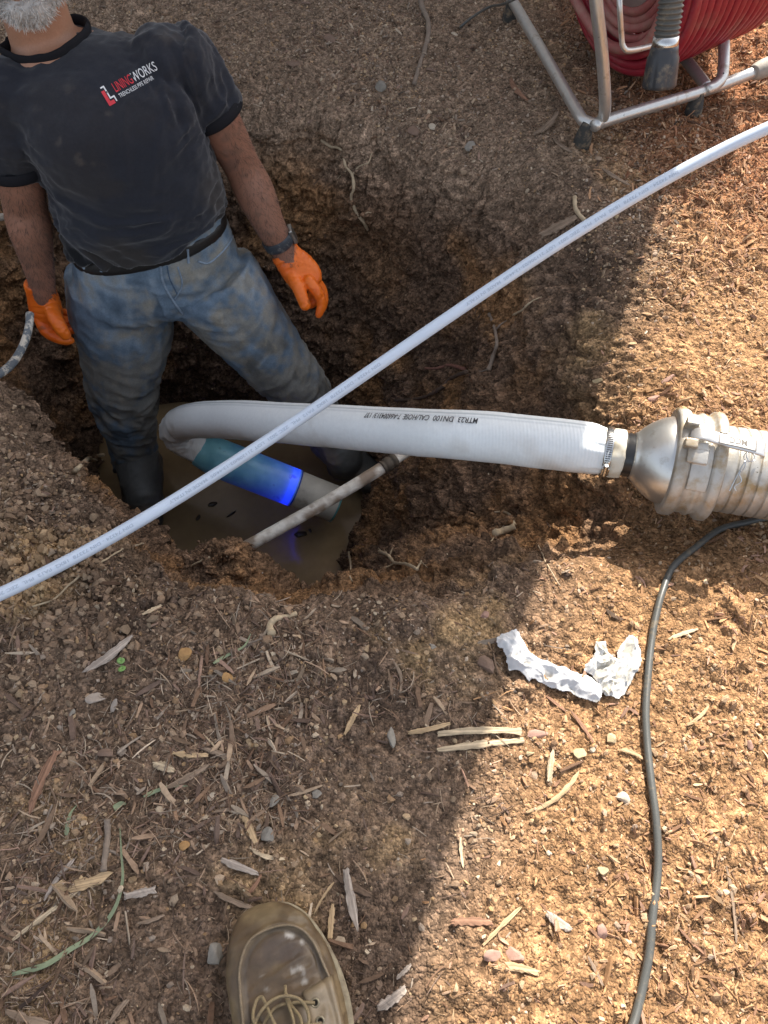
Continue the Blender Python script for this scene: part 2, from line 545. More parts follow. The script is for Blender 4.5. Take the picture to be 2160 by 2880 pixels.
TC = soil_color(TVf)
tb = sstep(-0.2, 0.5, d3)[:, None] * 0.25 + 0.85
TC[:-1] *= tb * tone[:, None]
def soil_extra(nt, b, tc):
    N = nt.nodes; L = nt.links
    old = b.inputs['Base Color'].links[0].from_socket
    v = N.new('ShaderNodeTexVoronoi'); v.inputs['Scale'].default_value = 260; L.new(tc.outputs['Object'], v.inputs['Vector'])
    v2 = N.new('ShaderNodeTexVoronoi'); v2.inputs['Scale'].default_value = 90; L.new(tc.outputs['Object'], v2.inputs['Vector'])
    mr = N.new('ShaderNodeMapRange'); mr.inputs['From Min'].default_value = 0; mr.inputs['From Max'].default_value = 1
    mr.inputs['To Min'].default_value = 0.55; mr.inputs['To Max'].default_value = 1.5
    sep = N.new('ShaderNodeSeparateColor'); L.new(v.outputs['Color'], sep.inputs[0]); L.new(sep.outputs[0], mr.inputs['Value'])
    vm = N.new('ShaderNodeVectorMath'); vm.operation = 'SCALE'; L.new(old, vm.inputs[0]); L.new(mr.outputs[0], vm.inputs['Scale'])
    L.new(vm.outputs[0], b.inputs['Base Color'])
    prev = b.inputs['Normal'].links[0].from_socket
    for vv, di in ((v2, 0.006), (v, 0.0025)):
        bp = N.new('ShaderNodeBump'); bp.inputs['Strength'].default_value = 0.8; bp.inputs['Distance'].default_value = di; bp.invert = True
        L.new(vv.outputs['Distance'], bp.inputs['Height']); L.new(prev, bp.inputs['Normal']); prev = bp.outputs[0]
    L.new(prev, b.inputs['Normal'])
M_SOIL = mat('soil', rough=0.95, spec=0.15, attr=True, noise=(150, 0.35), bump=[(60, 0.6, 0.01), (320, 0.7, 0.003)], extra=soil_extra)
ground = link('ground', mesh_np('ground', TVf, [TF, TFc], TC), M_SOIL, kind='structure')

# muddy water at the bottom of the pit
def water_extra(nt, b, tc):
    b.inputs['Alpha'].default_value = 1.0
M_WATER = mat('muddy_water', (0.19, 0.13, 0.068), rough=0.15, spec=0.6, noise=(5, 0.25), bump=[(9, 0.12, 0.004), (30, 0.05, 0.002)],
              dirt=((0.26, 0.185, 0.10), 4.0, 0.45, 0.75))
a = np.linspace(0, 2 * np.pi, 96, endpoint=False)
rw = polar_radius(FLO, a) + 0.03
WV = np.vstack([np.stack([PIT_C[0] + rw * np.cos(a), PIT_C[1] + rw * np.sin(a), np.full(96, WATER_Z)], 1), [[*PIT_C, WATER_Z]]])
water = link('puddle_water', mesh_np('puddle_water', WV, np.stack([np.arange(96), (np.arange(96) + 1) % 96, np.full(96, 96)], 1)), M_WATER, kind='structure')

# ---- sampling the ground surface
Tmain = TV.reshape(-1, 3)
def g_at(x, y):
    """height of the drawn surface near x,y outside or inside the pit (nearest vertex)"""
    dx, dy = x - PIT_C[0], y - PIT_C[1]
    t = int(round((math.atan2(dy, dx) % (2 * math.pi)) / (2 * math.pi) * NT)) % NT
    r = math.hypot(dx, dy)
    k = int(np.argmin(np.abs(RR[:, t] - r)))
    return float(TV[k, t, 2])

VIS = visible_mask(Tmain)
# ------------------------------------------------------------------ loose stuff on the ground
rng = np.random.default_rng(7)

def pick(n, weight):
    w = weight * ARf; w = np.where(np.isfinite(w), w, 0); w = w / w.sum()
    k = rng.choice(len(w), size=n, p=w)
    return k

def ortho(Nv):
    a = rng.normal(size=Nv.shape)
    a -= Nv * (a * Nv).sum(1, keepdims=True); a /= np.linalg.norm(a, axis=1)[:, None]
    return a, np.cross(Nv, a)

ICO_V = []
ph = (1 + 5 ** .5) / 2
for s1 in (-1, 1):
    for s2 in (-ph, ph):
        ICO_V += [(s1, s2, 0), (0, s1, s2), (s2, 0, s1)]
ICO_V = np.array(ICO_V, float); ICO_V /= np.linalg.norm(ICO_V[0])
def _ico_faces():
    from itertools import combinations
    F = []
    d = np.linalg.norm(ICO_V[:, None] - ICO_V[None], axis=2); e = np.unique(np.round(d, 4))[1]
    for a_, b_, c_ in combinations(range(12), 3):
        if abs(d[a_, b_] - e) < .01 and abs(d[b_, c_] - e) < .01 and abs(d[a_, c_] - e) < .01:
            n = np.cross(ICO_V[b_] - ICO_V[a_], ICO_V[c_] - ICO_V[a_])
            F.append((a_, b_, c_) if n.dot(ICO_V[a_]) > 0 else (a_, c_, b_))
    return np.array(F)
ICO_F = _ico_faces()

def pebble_cloud(k, size, flat, cols, lift=0.25):
    """many small stones as one array"""
    n = len(k)
    Nv = TNf[k]; A, B = ortho(Nv)
    size = np.broadcast_to(size, (n,))
    sx = size * rng.uniform(0.7, 1.35, n); sy = size * rng.uniform(0.6, 1.1, n); sz = size * flat * rng.uniform(0.6, 1.2, n)
    jit = 1 + rng.uniform(-0.42, 0.38, (n, 12))
    L = ICO_V[None] * jit[..., None]
    P0 = Tmain[k] + Nv * (sz * lift)[:, None] + A * rng.uniform(-.004, .004, n)[:, None] + B * rng.uniform(-.004, .004, n)[:, None]
    V = P0[:, None] + L[..., 0:1] * (A * sx[:, None])[:, None] + L[..., 1:2] * (B * sy[:, None])[:, None] + L[..., 2:3] * (Nv * sz[:, None])[:, None]
    F = (ICO_F[None] + 12 * np.arange(n)[:, None, None]).reshape(-1, 3)
    C = np.repeat(cols, 12, axis=0)
    return V.reshape(-1, 3), F, C

def chip_cloud(k, length, width, thick, cols, tilt=0.25, bend=0.25, lift=0.6):
    """many splinters: 5 cross sections of 4 corners each, pointed or torn ends"""
    n = len(k)
    Nv = TNf[k]; A, B = ortho(Nv)
    ta = rng.normal(0, tilt, n)
    A2 = A * np.cos(ta)[:, None] + Nv * np.sin(ta)[:, None]; N2 = np.cross(A2, B); N2 *= np.sign((N2 * Nv).sum(1, keepdims=True))
    rl = rng.normal(0, 0.5, n); B2 = B * np.cos(rl)[:, None] + N2 * np.sin(rl)[:, None]; N3 = np.cross(A2, B2)
    length = np.broadcast_to(length, (n,)) ; width = np.broadcast_to(width, (n,)); thick = np.broadcast_to(thick, (n,))
    S = np.array([-1, -0.55, 0, 0.55, 1.0])
    W = np.stack([rng.uniform(0.1, 0.9, n), rng.uniform(0.7, 1.1, n), rng.uniform(0.85, 1.15, n), rng.uniform(0.65, 1.1, n), rng.uniform(0.05, 0.8, n)], 1)
    bd = rng.normal(0, bend, n); bl = rng.normal(0, bend, n)
    P0 = Tmain[k] + Nv * (thick * lift + np.abs(np.sin(ta)) * length * 0.22)[:, None]
    V = np.empty((n, 5, 4, 3))
    for q in range(5):
        c = P0 + A2 * (S[q] * length / 2)[:, None] + B2 * ((1 - S[q] ** 2) * bd * length * .3)[:, None] + N3 * ((1 - S[q] ** 2) * bl * length * .18)[:, None]
        for m, (a_, b_) in enumerate(((-1, -1), (1, -1), (1, 1), (-1, 1))):
            V[:, q, m] = c + B2 * (a_ * W[:, q] * width / 2 * rng.uniform(.8, 1.2, n))[:, None] + N3 * (b_ * thick / 2 * np.sqrt(W[:, q]) * rng.uniform(.6, 1.3, n))[:, None]
    f = []
    for q in range(4):
        for m in range(4):
            m2 = (m + 1) % 4
            f.append((q * 4 + m, q * 4 + m2, q * 4 + 4 + m2, q * 4 + 4 + m))
    f.append((3, 2, 1, 0)); f.append((16, 17, 18, 19))
    F = (np.array(f)[None] + 20 * np.arange(n)[:, None, None]).reshape(-1, 4)
    C = np.repeat(cols, 20, axis=0) * rng.uniform(0.85, 1.12, (n * 20, 1))
    return V.reshape(-1, 3), F, C

xT, yT, zT = Tmain[:, 0], Tmain[:, 1], Tmain[:, 2]
ex = xT - (0.07 + 0.398 * yT)  # same shadow edge: chip colours darker on the shaded side, lighter in the sun
outside = (1 - amp_w - amp_f)
W_OUT = outside * VIS
W_RED = W_OUT * sstep(1.2, 1.6, yT + 0.5 * (xT - 0.8)) * sstep(0.45, 0.7, xT)
W_NEARL = W_OUT * sstep(0.62, 0.3, yT) * sstep(0.12, -0.1, ex)
W_BACK = W_OUT * sstep(1.5, 1.8, yT) * sstep(0.8, 0.5, xT)
W_WALL = amp_w * VIS
pat = 1.3 * sstep(-0.22, 0.40, fbm(Tmain, 4.6, 4, 201)) ** 1.6      # chips gather in patches
pat2 = sstep(-0.1, 0.45, fbm(Tmain, 5.5, 3, 211))      # crumbs gather elsewhere

def pal(n, cols, var=0.22):
    cols = np.array(cols)
    return cols[rng.integers(0, len(cols), n)] * (1 + rng.normal(0, var, (n, 1))).clip(0.45, 1.7)

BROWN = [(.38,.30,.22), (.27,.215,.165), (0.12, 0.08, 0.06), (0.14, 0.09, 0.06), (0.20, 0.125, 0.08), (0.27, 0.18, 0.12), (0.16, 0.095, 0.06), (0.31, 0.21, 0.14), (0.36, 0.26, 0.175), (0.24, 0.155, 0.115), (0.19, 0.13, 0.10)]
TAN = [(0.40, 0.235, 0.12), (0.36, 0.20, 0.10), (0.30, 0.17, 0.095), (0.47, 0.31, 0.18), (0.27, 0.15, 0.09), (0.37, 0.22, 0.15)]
REDS = [(0.32, 0.165, 0.09), (0.26, 0.125, 0.07), (0.40, 0.225, 0.125), (0.44, 0.27, 0.16), (0.19, 0.09, 0.05), (.12,.065,.04)]
GRITC = [(0.40, 0.30, 0.20), (0.33, 0.235, 0.155), (0.46, 0.34, 0.20), (0.28, 0.20, 0.135), (0.38, 0.32, 0.26), (0.40, 0.25, 0.12), (0.56, 0.46, 0.33), (0.16, 0.11, 0.08), (0.20, 0.14, 0.10)]
SOILC = [(0.23, 0.15, 0.095), (0.17, 0.11, 0.07), (0.29, 0.19, 0.11)]

def chipset(n, W, L0, L1, palx, wr=(0.10, 0.3), **kw):
    k = pick(n, W); L = L0 * (L1 / L0) ** (rng.random(n) ** 1.7)
    w = L * rng.uniform(*wr, n); t = np.minimum(w * rng.uniform(.25, .7, n), 0.005)
    return chip_cloud(k, L, w, t, pal(n, palx), **kw)

bits = []
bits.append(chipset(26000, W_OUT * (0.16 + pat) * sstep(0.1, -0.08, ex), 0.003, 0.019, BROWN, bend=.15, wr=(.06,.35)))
bits.append(chipset(1100, W_NEARL * (0.1 + pat), 0.012, 0.055, BROWN, wr=(0.05, 0.17), bend=.10))
bits.append(chipset(7000, W_NEARL * (0.1 + pat), 0.010, 0.045, BROWN, wr=(0.02, 0.05), bend=.3))
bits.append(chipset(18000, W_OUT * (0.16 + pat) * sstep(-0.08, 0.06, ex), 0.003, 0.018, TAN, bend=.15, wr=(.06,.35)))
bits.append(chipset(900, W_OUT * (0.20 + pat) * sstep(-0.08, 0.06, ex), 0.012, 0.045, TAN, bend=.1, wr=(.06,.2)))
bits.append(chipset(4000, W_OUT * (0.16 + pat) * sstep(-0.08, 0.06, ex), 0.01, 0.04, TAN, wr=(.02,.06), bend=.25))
bits.append(chipset(19000, W_RED, 0.006, 0.034, REDS, wr=(0.05, 0.2), tilt=0.45))
bits.append(chipset(3500, W_BACK * (0.2 + pat), 0.006, 0.03, BROWN, wr=(.06,.25)))
bits.append(chipset(1500, W_WALL, 0.004, 0.02, [(0.12, 0.07, 0.045), (0.16, 0.10, 0.065)]))
def join3(L):
    V = []; F = []; C = []; o = 0
    for v, f, c in L: V.append(v); F.append(f + o); C.append(c); o += len(v)
    return np.vstack(V), np.vstack(F), np.vstack(C)
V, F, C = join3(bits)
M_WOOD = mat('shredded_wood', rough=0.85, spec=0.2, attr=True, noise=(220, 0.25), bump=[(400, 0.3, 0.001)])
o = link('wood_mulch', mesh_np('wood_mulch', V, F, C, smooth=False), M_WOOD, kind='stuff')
tag(o, 'brown shredded wood mulch scattered all over the ground around the pit', 'mulch')

bits = []
def pebset(n, W, s0, s1, palx, flat=0.7, tint=None):
    k = pick(n, W); s = s0 * (s1 / s0) ** (rng.random(n) ** 2.2)
    c = pal(n, palx)
    if tint is not None:
        g_ = soil_color(Tmain[k]); c = c * (1 - tint) + tint * g_ * 1.15 * (1 + rng.normal(0, .2, (n, 1)))
    return pebble_cloud(k, s, flat, c.clip(0.01, 0.8))
bits.append(pebset(60000, W_OUT * (0.4 + pat2), 0.0012, 0.0045, GRITC, tint=0.4))
bits.append(pebset(6000, W_OUT * (0.25 + pat2), 0.003, 0.0075, GRITC, tint=0.55))
bits.append(pebset(7000, W_BACK, 0.0015, 0.0045, GRITC, tint=0.5))
bits.append(pebset(6000, W_WALL * (.1 + pat2 ** 2), 0.002, 0.007, SOILC, tint=0.9))
bits.append(pebset(1500, W_WALL, 0.001, 0.0022, GRITC, tint=0.1))
lb = np.exp(-(((xT + 0.62) / 0.35) ** 2 + ((yT - 0.62) / 0.24) ** 2)) * outside
bits.append(pebset(2600, lb * VIS, 0.003, 0.009, SOILC + GRITC[:2], tint=0.6))
V, F, C = join3(bits)
M_GRIT = mat('soil_crumbs', rough=0.95, spec=0.15, attr=True, noise=(500, 0.3), bump=[(500, 0.5, 0.001)])
o = link('soil_crumbs', mesh_np('soil_crumbs', V, F, C, smooth=False), M_GRIT, kind='stuff')
tag(o, 'loose grit, sand grains and small soil crumbs strewn over ground and pit walls', 'soil crumbs')
# ------------------------------------------------------------------ the house beyond the pit: unseen, added to throw the shade over the left side
def build_shade_house():
    x1, y0 = 1.155, 2.90; x0 = x1 - 9.0; y1 = y0 + 6.5; zt = 5.3
    root = thing('house', 'pale sided two storey house added out of view beyond the pit to cast its shade', 'house', ((x0 + x1) / 2, y0, 0))
    M_SID = mat('painted_siding', (0.60, 0.58, 0.53), rough=0.6, noise=(8, 0.08))
    M_FND = mat('foundation_block', (0.30, 0.29, 0.27), rough=0.9, noise=(20, 0.2), bump=[(60, 0.4, 0.01)])
    M_ROOF = mat('asphalt_shingle', (0.09, 0.085, 0.08), rough=0.95, noise=(60, 0.3), bump=[(80, 0.6, 0.01)])
    M_GL = mat('window_glass', (0.03, 0.04, 0.05), rough=0.05, spec=0.8)
    M_TR = mat('white_trim', (0.78, 0.78, 0.76), rough=0.5)
    # clapboards: one stepped profile swept round the four sides
    prof = []; z = 0.35
    while z < zt: prof += [(z, 0.018), (z + 0.118, 0.004)]; z += 0.12
    arrs = []
    cs = [(x0, y0), (x1, y0), (x1, y1), (x0, y1)]; sg = [(-1, -1), (1, -1), (1, 1), (-1, 1)]
    V = np.array([[c[0] + s[0] * (o - 0.02), c[1] + s[1] * (o - 0.02), z] for z, o in prof for c, s in zip(cs, sg)])
    n = len(prof); F = np.array([[i * 4 + j, i * 4 + (j + 1) % 4, (i + 1) * 4 + (j + 1) % 4, (i + 1) * 4 + j] for i in range(n - 1) for j in range(4)])
    part('wall', mesh_np('wall', V, F, smooth=False), M_SID, root)
    part('foundation', mesh_np('foundation', *box_arrays(((x0 + x1) / 2, (y0 + y1) / 2, 0.0), ((x1 - x0) / 2 - .04, 0, 0), (0, (y1 - y0) / 2 - .04, 0), (0, 0, .35)), smooth=False), M_FND, root)
    yr = (y0 + y1) / 2; zr = zt + 1.9
    xa, xb = x0 - .25, x1 - .005; e = .25; dz = e * 1.9 / (yr - y0)
    P = []
    for x in (xa, xb):
        P += [(x, y0 - e, zt - dz), (x, yr, zr), (x, y1 + e, zt - dz), (x, y1 + e, zt - dz + .12), (x, yr, zr + .12), (x, y0 - e, zt - dz + .12)]
    P = np.array(P)
    F4 = np.array([[i, (i + 1) % 6, 6 + (i + 1) % 6, 6 + i] for i in range(6)] + [[0, 5, 4, 1], [1, 4, 3, 2], [6, 7, 10, 11], [7, 8, 9, 10]])
    part('roof', mesh_np('roof', P, F4, smooth=False), M_ROOF, root)
    for x in (x0 + .01, x1 - .02):
        G = np.array([(x, y0, zt - .03), (x, y1, zt - .03), (x, yr, zr - .03)])
        part('gable', mesh_np('gable', G, np.array([[0, 1, 2]]), smooth=False), M_SID, root)
    for wx in (x0 + 1.4, x0 + 4.2, x0 + 7.2):
        for wz in (1.6, 4.1):
            arr = []
            for (cx, cz, hx, hz) in ((0, .66, .5, .05), (0, -.66, .5, .05), (-.45, 0, .05, .61), (.45, 0, .05, .61), (0, 0, .40, .025)):
                arr.append(box_arrays((wx + cx, y0 - .03, wz + cz), (hx, 0, 0), (0, .03, 0), (0, 0, hz)))
            w = part('window', mesh_np('window', *merge(arr), smooth=False), M_TR, root)
            part('pane', mesh_np('pane', *box_arrays((wx, y0 - .012, wz), (.40, 0, 0), (0, .008, 0), (0, 0, .61)), smooth=False), M_GL, w)
    for cx, cy in ((x0, y0), (x1 - .06, y0)):
        part('corner_board', mesh_np('corner_board', *box_arrays((cx + .03 , cy - .012, 2.8), (.05, 0, 0), (0, .012, 0), (0, 0, 2.45)), smooth=False), M_TR, root)
    return root
build_shade_house()
# ------------------------------------------------------------------ the man standing in the pit
S_ = U(520, 140, 1.45) - U(-20, 265, 1.43); S_ /= np.linalg.norm(S_)
F_ = np.array([0.24, -0.96, 0.12]); F_ -= S_ * F_.dot(S_); F_ /= np.linalg.norm(F_)
UP_ = np.cross(S_, -F_); UP_ *= np.sign(UP_[2])

def loft(rings, ns=40, k=6, S=None, Fv=None, power=2.2):
    """rings: (centre, rx, ry_front, ry_back)"""
    S = S_ if S is None else S; Fv = F_ if Fv is None else Fv
    D = np.array([[*c, a, b, d] for c, a, b, d in rings])
    D = spline(D, len(rings) * k)
    t = np.linspace(0, 2 * np.pi, ns, endpoint=False)
    c, s = np.cos(t), np.sin(t); e = 2 / power
    c = np.sign(c) * np.abs(c) ** e; s = np.sign(s) * np.abs(s) ** e
    V = []
    for r in D:
        ry = np.where(s > 0, r[4], r[5])
        V.append(r[:3] + c[:, None] * S * r[3] + (s * ry)[:, None] * Fv)
    n = len(D); V = np.vstack(V + [D[0, :3], D[-1, :3]])
    i = np.arange(n - 1)[:, None] * ns; j = np.arange(ns)[None, :]; j2 = (j + 1) % ns
    F = np.stack([i + j, i + j2, i + ns + j2, i + ns + j], -1).reshape(-1, 4)
    jj = np.arange(ns); jn = (jj + 1) % ns
    T = np.concatenate([np.stack([np.full(ns, n * ns), jn, jj], 1), np.stack([np.full(ns, n * ns + 1), (n - 1) * ns + jj, (n - 1) * ns + jn], 1)])
    return V, [F, T]

def limb(pts, ns=24, n=30, up=(0, 1, 0), flat=1.0, power=2.0):
    """pts rows: px, py, t, radius"""
    C = np.array([[*U(p[0], p[1], p[2]), p[3]] for p in pts])
    q = spline(C, n)
    # rounded ends
    V, F = tube_arrays(q[:, :3], q[:, 3], ns, up, True, ry=q[:, 3] * flat, power=power)
    return V, F

def ball(c, r, S=None, Fv=None, Uv=None, n=16):
    S = S_ if S is None else S; Fv = F_ if Fv is None else Fv; Uv = UP_ if Uv is None else Uv
    r = np.broadcast_to(r, (3,))
    ph_ = np.linspace(0, np.pi, n)[1:-1]; t = np.linspace(0, 2 * np.pi, 2 * n, endpoint=False)
    V = [np.asarray(c) + r[2] * Uv]
    V = []
    for p in ph_:
        V.append(np.asarray(c) + np.cos(p) * r[2] * Uv + np.sin(p) * (np.cos(t)[:, None] * S * r[0] + np.sin(t)[:, None] * Fv * r[1]))
    ns = 2 * n; m = len(ph_)
    V = np.vstack(V + [np.asarray(c) + r[2] * Uv, np.asarray(c) - r[2] * Uv])
    i = np.arange(m - 1)[:, None] * ns; j = np.arange(ns)[None, :]; j2 = (j + 1) % ns
    F = np.stack([i + j, i + ns + j, i + ns + j2, i + j2], -1).reshape(-1, 4)
    jj = np.arange(ns); jn = (jj + 1) % ns
    T = np.concatenate([np.stack([np.full(ns, m * ns), jj, jn], 1), np.stack([np.full(ns, m * ns + 1), (m - 1) * ns + jn, (m - 1) * ns + jj], 1)])
    return V, [F, T]

man = thing('person', 'man in charcoal t-shirt, muddy jeans and orange gloves standing in the pit', 'person', tuple(UZ(640, 1330, -DEPTH + .02)))

# head frame
chin = U(98, 84, 1.325)
HU = np.array([0.03, -0.16, 0.985]); HU /= np.linalg.norm(HU)
HS = S_ - HU * S_.dot(HU); HS /= np.linalg.norm(HS)
HF = np.cross(HU, HS); HF *= np.sign(-HF[1])
HC = chin + HU * 0.118 - HF * 0.082
def H(a, b, c): return HC + HS * a + HF * b + HU * c
hb = lambda c, r: ball(H(*c), r, HS, HF, HU)
head_arr = [hb((0, -.012, .03), (.074, .094, .092)), hb((0, .022, -.03), (.062, .064, .078)),
            hb((0, .058, -.085), (.036, .032, .032)), hb((.038, .02, -.06), (.028, .045, .035)), hb((-.038, .02, -.06), (.028, .045, .035)),
            hb((0, .083, .0), (.013, .02, .028)), hb((0, .096, -.018), (.015, .015, .012)), hb((.012, .088, -.02), (.01, .011, .009)), hb((-.012, .088, -.02), (.01, .011, .009)),
            hb((0, .074, .036), (.05, .014, .012)), hb((0, .084, -.045), (.024, .009, .006)), hb((0, .082, -.058), (.022, .010, .007)),
            hb((.038, .055, -.012), (.022, .02, .018)), hb((-.038, .055, -.012), (.022, .02, .018)),
            hb((.078, -.012, -.005), (.008, .018, .032)), hb((-.078, -.012, -.005), (.008, .018, .032))]
neck = loft([(H(0, -.02, -.05), .056, .056, .056), (U(112, 75, 1.415), .060, .058, .060), (U(130, 120, 1.425), .066, .060, .064), (U(170, 180, 1.44), .10, .06, .07)])
torso_rings = [(U(150, 108, 1.425), .070, .052, .060), (U(185, 150, 1.43), .120, .062, .078), (U(235, 205, 1.44), .168, .080, .092),
               (U(290, 300, 1.475), .176, .108, .102), (U(335, 395, 1.53), .172, .118, .105), (U(368, 480, 1.59), .172, .124, .105),
               (U(392, 560, 1.65), .176, .132, .105), (U(406, 605, 1.70), .180, .137, .112), (U(415, 646, 1.745), .184, .142, .118)]
body_torso = loft([(c, a - (.012 if i_ < 5 else .030), b - (.010 if i_ < 4 else .035), d - .012) for i_, (c, a, b, d) in enumerate(torso_rings[:-2])] + [(U(415, 650, 1.75), .145, .085, .085), (U(440, 760, 1.84), .13, .075, .08)])
armR = [(505, 165, 1.465, .050), (560, 250, 1.52, .050), (612, 340, 1.58, .0475), (652, 412, 1.64, .0435), (682, 470, 1.69, .0415), (716, 540, 1.735, .0450),
        (757, 630, 1.79, .0365), (790, 690, 1.84, .0315), (812, 728, 1.865, .029), (840, 765, 1.885, .026)]
armL = [(-15, 290, 1.445, .050), (20, 400, 1.50, .048), (58, 510, 1.56, .0460), (68, 570, 1.61, .0445), (84, 640, 1.655, .0462), (102, 720, 1.72, .037),
        (116, 785, 1.77, .031), (122, 830, 1.80, .027), (128, 870, 1.84, .024)]
legL = [(350, 800, 1.88, .07), (350, 900, 1.96, .085), (340, 1040, 2.07, .075), (350, 1140, 2.16, .06), (365, 1210, 2.25, .055), (378, 1300, 2.38, .045)]
legR = [(570, 800, 1.88, .07), (690, 920, 1.96, .075), (790, 1030, 2.08, .07), (860, 1100, 2.17, .055), (900, 1180, 2.28, .05), (938, 1250, 2.40, .043)]
body_me = solid('body', head_arr + [neck, body_torso, limb(armR), limb(armL), limb(legL), limb(legR)], 0.0042, 5)
V, N = get_np(body_me)
skinc = np.array((0.36, 0.185, 0.115))
n1 = fbm(V, 12, 3, 301); n2 = fbm(V, 50, 3, 302); n3 = fbm(V, 5, 2, 303)
armc = np.array((0.27, 0.125, 0.082)); grime = np.array((0.10, 0.065, 0.05))
isarm = sstep(.33, .22, V[:, 2])
c = mix(skinc, armc, isarm * 0.8)
c = mix(c, np.array((0.40, 0.15, 0.10)), sstep(0.0, 0.6, n1) * .35)
c = mix(c, grime, sstep(-.1, 0.4, n1 + 0.9 * n2) * isarm * 0.5)
c = c * (1 + .12 * n2 + .1 * n3)[:, None]
veins = sstep(.86, .98, fbm(V, 16, 2, 305, ridge=True)) * isarm
V = V + N * (0.0012 * n1 + 0.0008 * n2 + 0.0022 * veins)[:, None]
set_np(body_me, V); setcol(body_me, c)
M_SKIN = mat('skin', rough=0.5, spec=0.4, attr=True, noise=(300, 0.12), bump=[(350, 0.35, 0.0006), (90, .3, .0012)])
M_SKIN.node_tree.nodes['Principled BSDF'].inputs['Subsurface Weight'].default_value = 0.06
M_SKIN.node_tree.nodes['Principled BSDF'].inputs['Subsurface Radius'].default_value = (0.012, 0.004, 0.002)
body = part('body', body_me, M_SKIN, man)
# short dark hairs on the forearms
def arm_hair():
    V, N = get_np(body_me); V = V + np.array(man.location[:])
    g = np.random.default_rng(3); ids = np.where((V[:, 2] < .26) & (np.abs((V - U(400, 500, 1.6)) @ S_) > .19) & (V[:, 2] > -.13))[0]
    ids = g.choice(ids, 5200); cnt = len(ids); D = N[ids] * .35 - UP_ * .8 + g.normal(0, .35, (cnt, 3)); D /= np.linalg.norm(D, axis=1)[:, None]
    sd = np.cross(D, N[ids]); sd /= np.linalg.norm(sd, axis=1)[:, None]; L = g.uniform(.006, .014, cnt)[:, None]; r = .00022
    A = V[ids]; B = A + D * L * .5 + N[ids] * .0012; C_ = A + D * L
    Vs = np.stack([A + sd * r, A - sd * r, B + sd * r, B - sd * r, C_], 1).reshape(-1, 3); o5 = 5 * np.arange(cnt)[:, None]
    me = mesh_np('arm_hair', Vs, [np.array([[0, 1, 3, 2]]) + o5, np.array([[2, 3, 4]]) + o5])
    return me
part('arm_hair', arm_hair(), mat('dark_hair', (.05, .035, .025), rough=.7), man)
# eyes, hair, beard
M_EYE = mat('eye_white', (0.7, 0.68, 0.64), rough=0.2); M_IRIS = mat('iris', (0.05, 0.08, 0.10), rough=0.15)
for sx in (-1, 1):
    e = part('eye', mesh_np('eye', *ball(H(sx * .031, .066, .012), .0125, HS, HF, HU, 10)), M_EYE, man)
    part('iris', mesh_np('iris', *ball(H(sx * .031, .0745, .011), .0052, HS, HF, HU, 8)), M_IRIS, e)
M_HAIR = mat('grey_hair', rough=0.6, spec=0.3, attr=True)
def hair_strands(base_arr, count, length, seed, cond=None, droop=None, r=.0007):
    me = base_arr; V, N = get_np(me)
    g = np.random.default_rng(seed)
    ok = np.ones(len(V), bool) if cond is None else cond(V)
    ids = g.choice(np.where(ok)[0], count)
    D = N[ids] + g.normal(0, .35, (count, 3)) + (np.zeros(3) if droop is None else droop)
    D /= np.linalg.norm(D, axis=1)[:, None]
    L = length * g.uniform(.5, 1.2, count)
    side = np.cross(D, g.normal(size=(count, 3))); side /= np.linalg.norm(side, axis=1)[:, None]; o2 = np.cross(D, side)
    P = V[ids] + g.normal(0, .002, (count, 3)); bend_ = g.normal(0, .3, (count, 3))
    Vs = np.empty((count, 3, 3, 3))
    for q, s in enumerate((0, .5, 1)):
        cc = P + D * (L * s)[:, None] + bend_ * (L * s * s * .6)[:, None]
        for m in range(3):
            a = 2 * np.pi * m / 3
            Vs[:, q, m] = cc + (side * math.cos(a) + o2 * math.sin(a)) * r * (1.05 - s * .8)
    f = [(q * 3 + m, q * 3 + (m + 1) % 3, q * 3 + 3 + (m + 1) % 3, q * 3 + 3 + m) for q in (0, 1) for m in range(3)]
    F = (np.array(f)[None] + 9 * np.arange(count)[:, None, None]).reshape(-1, 4)
    return Vs.reshape(-1, 3), F
def hair_part(name, arrs, count, length, colr, seed, droop, cut=None):
    me = solid(name, arrs, 0.004, 3)
    V, N = get_np(me); V = V + N * (0.003 * fbm(V, 130, 3, seed, ridge=True))[:, None]; set_np(me, V)
    sV, sF = hair_strands(me, count, length, seed, cut, droop)
    F = np.empty(sum(len(p.vertices) for p in me.polygons), np.int32)
    quads = np.array([list(p.vertices) for p in me.polygons if len(p.vertices) == 4]); tris = np.array([list(p.vertices) for p in me.polygons if len(p.vertices) == 3])
    g = np.random.default_rng(seed)
    cA = np.tile(np.array(colr) * .75, (len(V), 1)) * (1 + .3 * fbm(V, 90, 3, 3))[:, None]
    cB = np.repeat(np.array(colr) * g.uniform(.55, 1.35, (count, 1)), 9, axis=0)
    Fs = [np.vstack([quads, sF + len(V)])] + ([tris] if len(tris) else [])
    m2 = mesh_np(name, np.vstack([V, sV]), Fs, np.clip(np.vstack([cA, cB]), 0, .85))
    return part(name, m2, M_HAIR, man)
hair_part('beard', [hb((0, .058, -.088), (.042, .038, .029)), hb((.044, .022, -.068), (.025, .050, .036)), hb((-.044, .022, -.068), (.025, .050, .036)),
                    hb((.064, -.002, -.03), (.012, .028, .035)), hb((-.064, -.002, -.03), (.012, .028, .035)),
                    hb((0, .086, -.033), (.034, .012, .009)), hb((0, .082, -.080), (.034, .018, .018))], 7000, .009, (.66, .64, .61), 11, HF * .2 - HU * .5)
hair_part('hair', [hb((0, -.022, .045), (.078, .094, .090))], 3500, .02, (.30, .29, .27), 12, -HF * .5,
          )
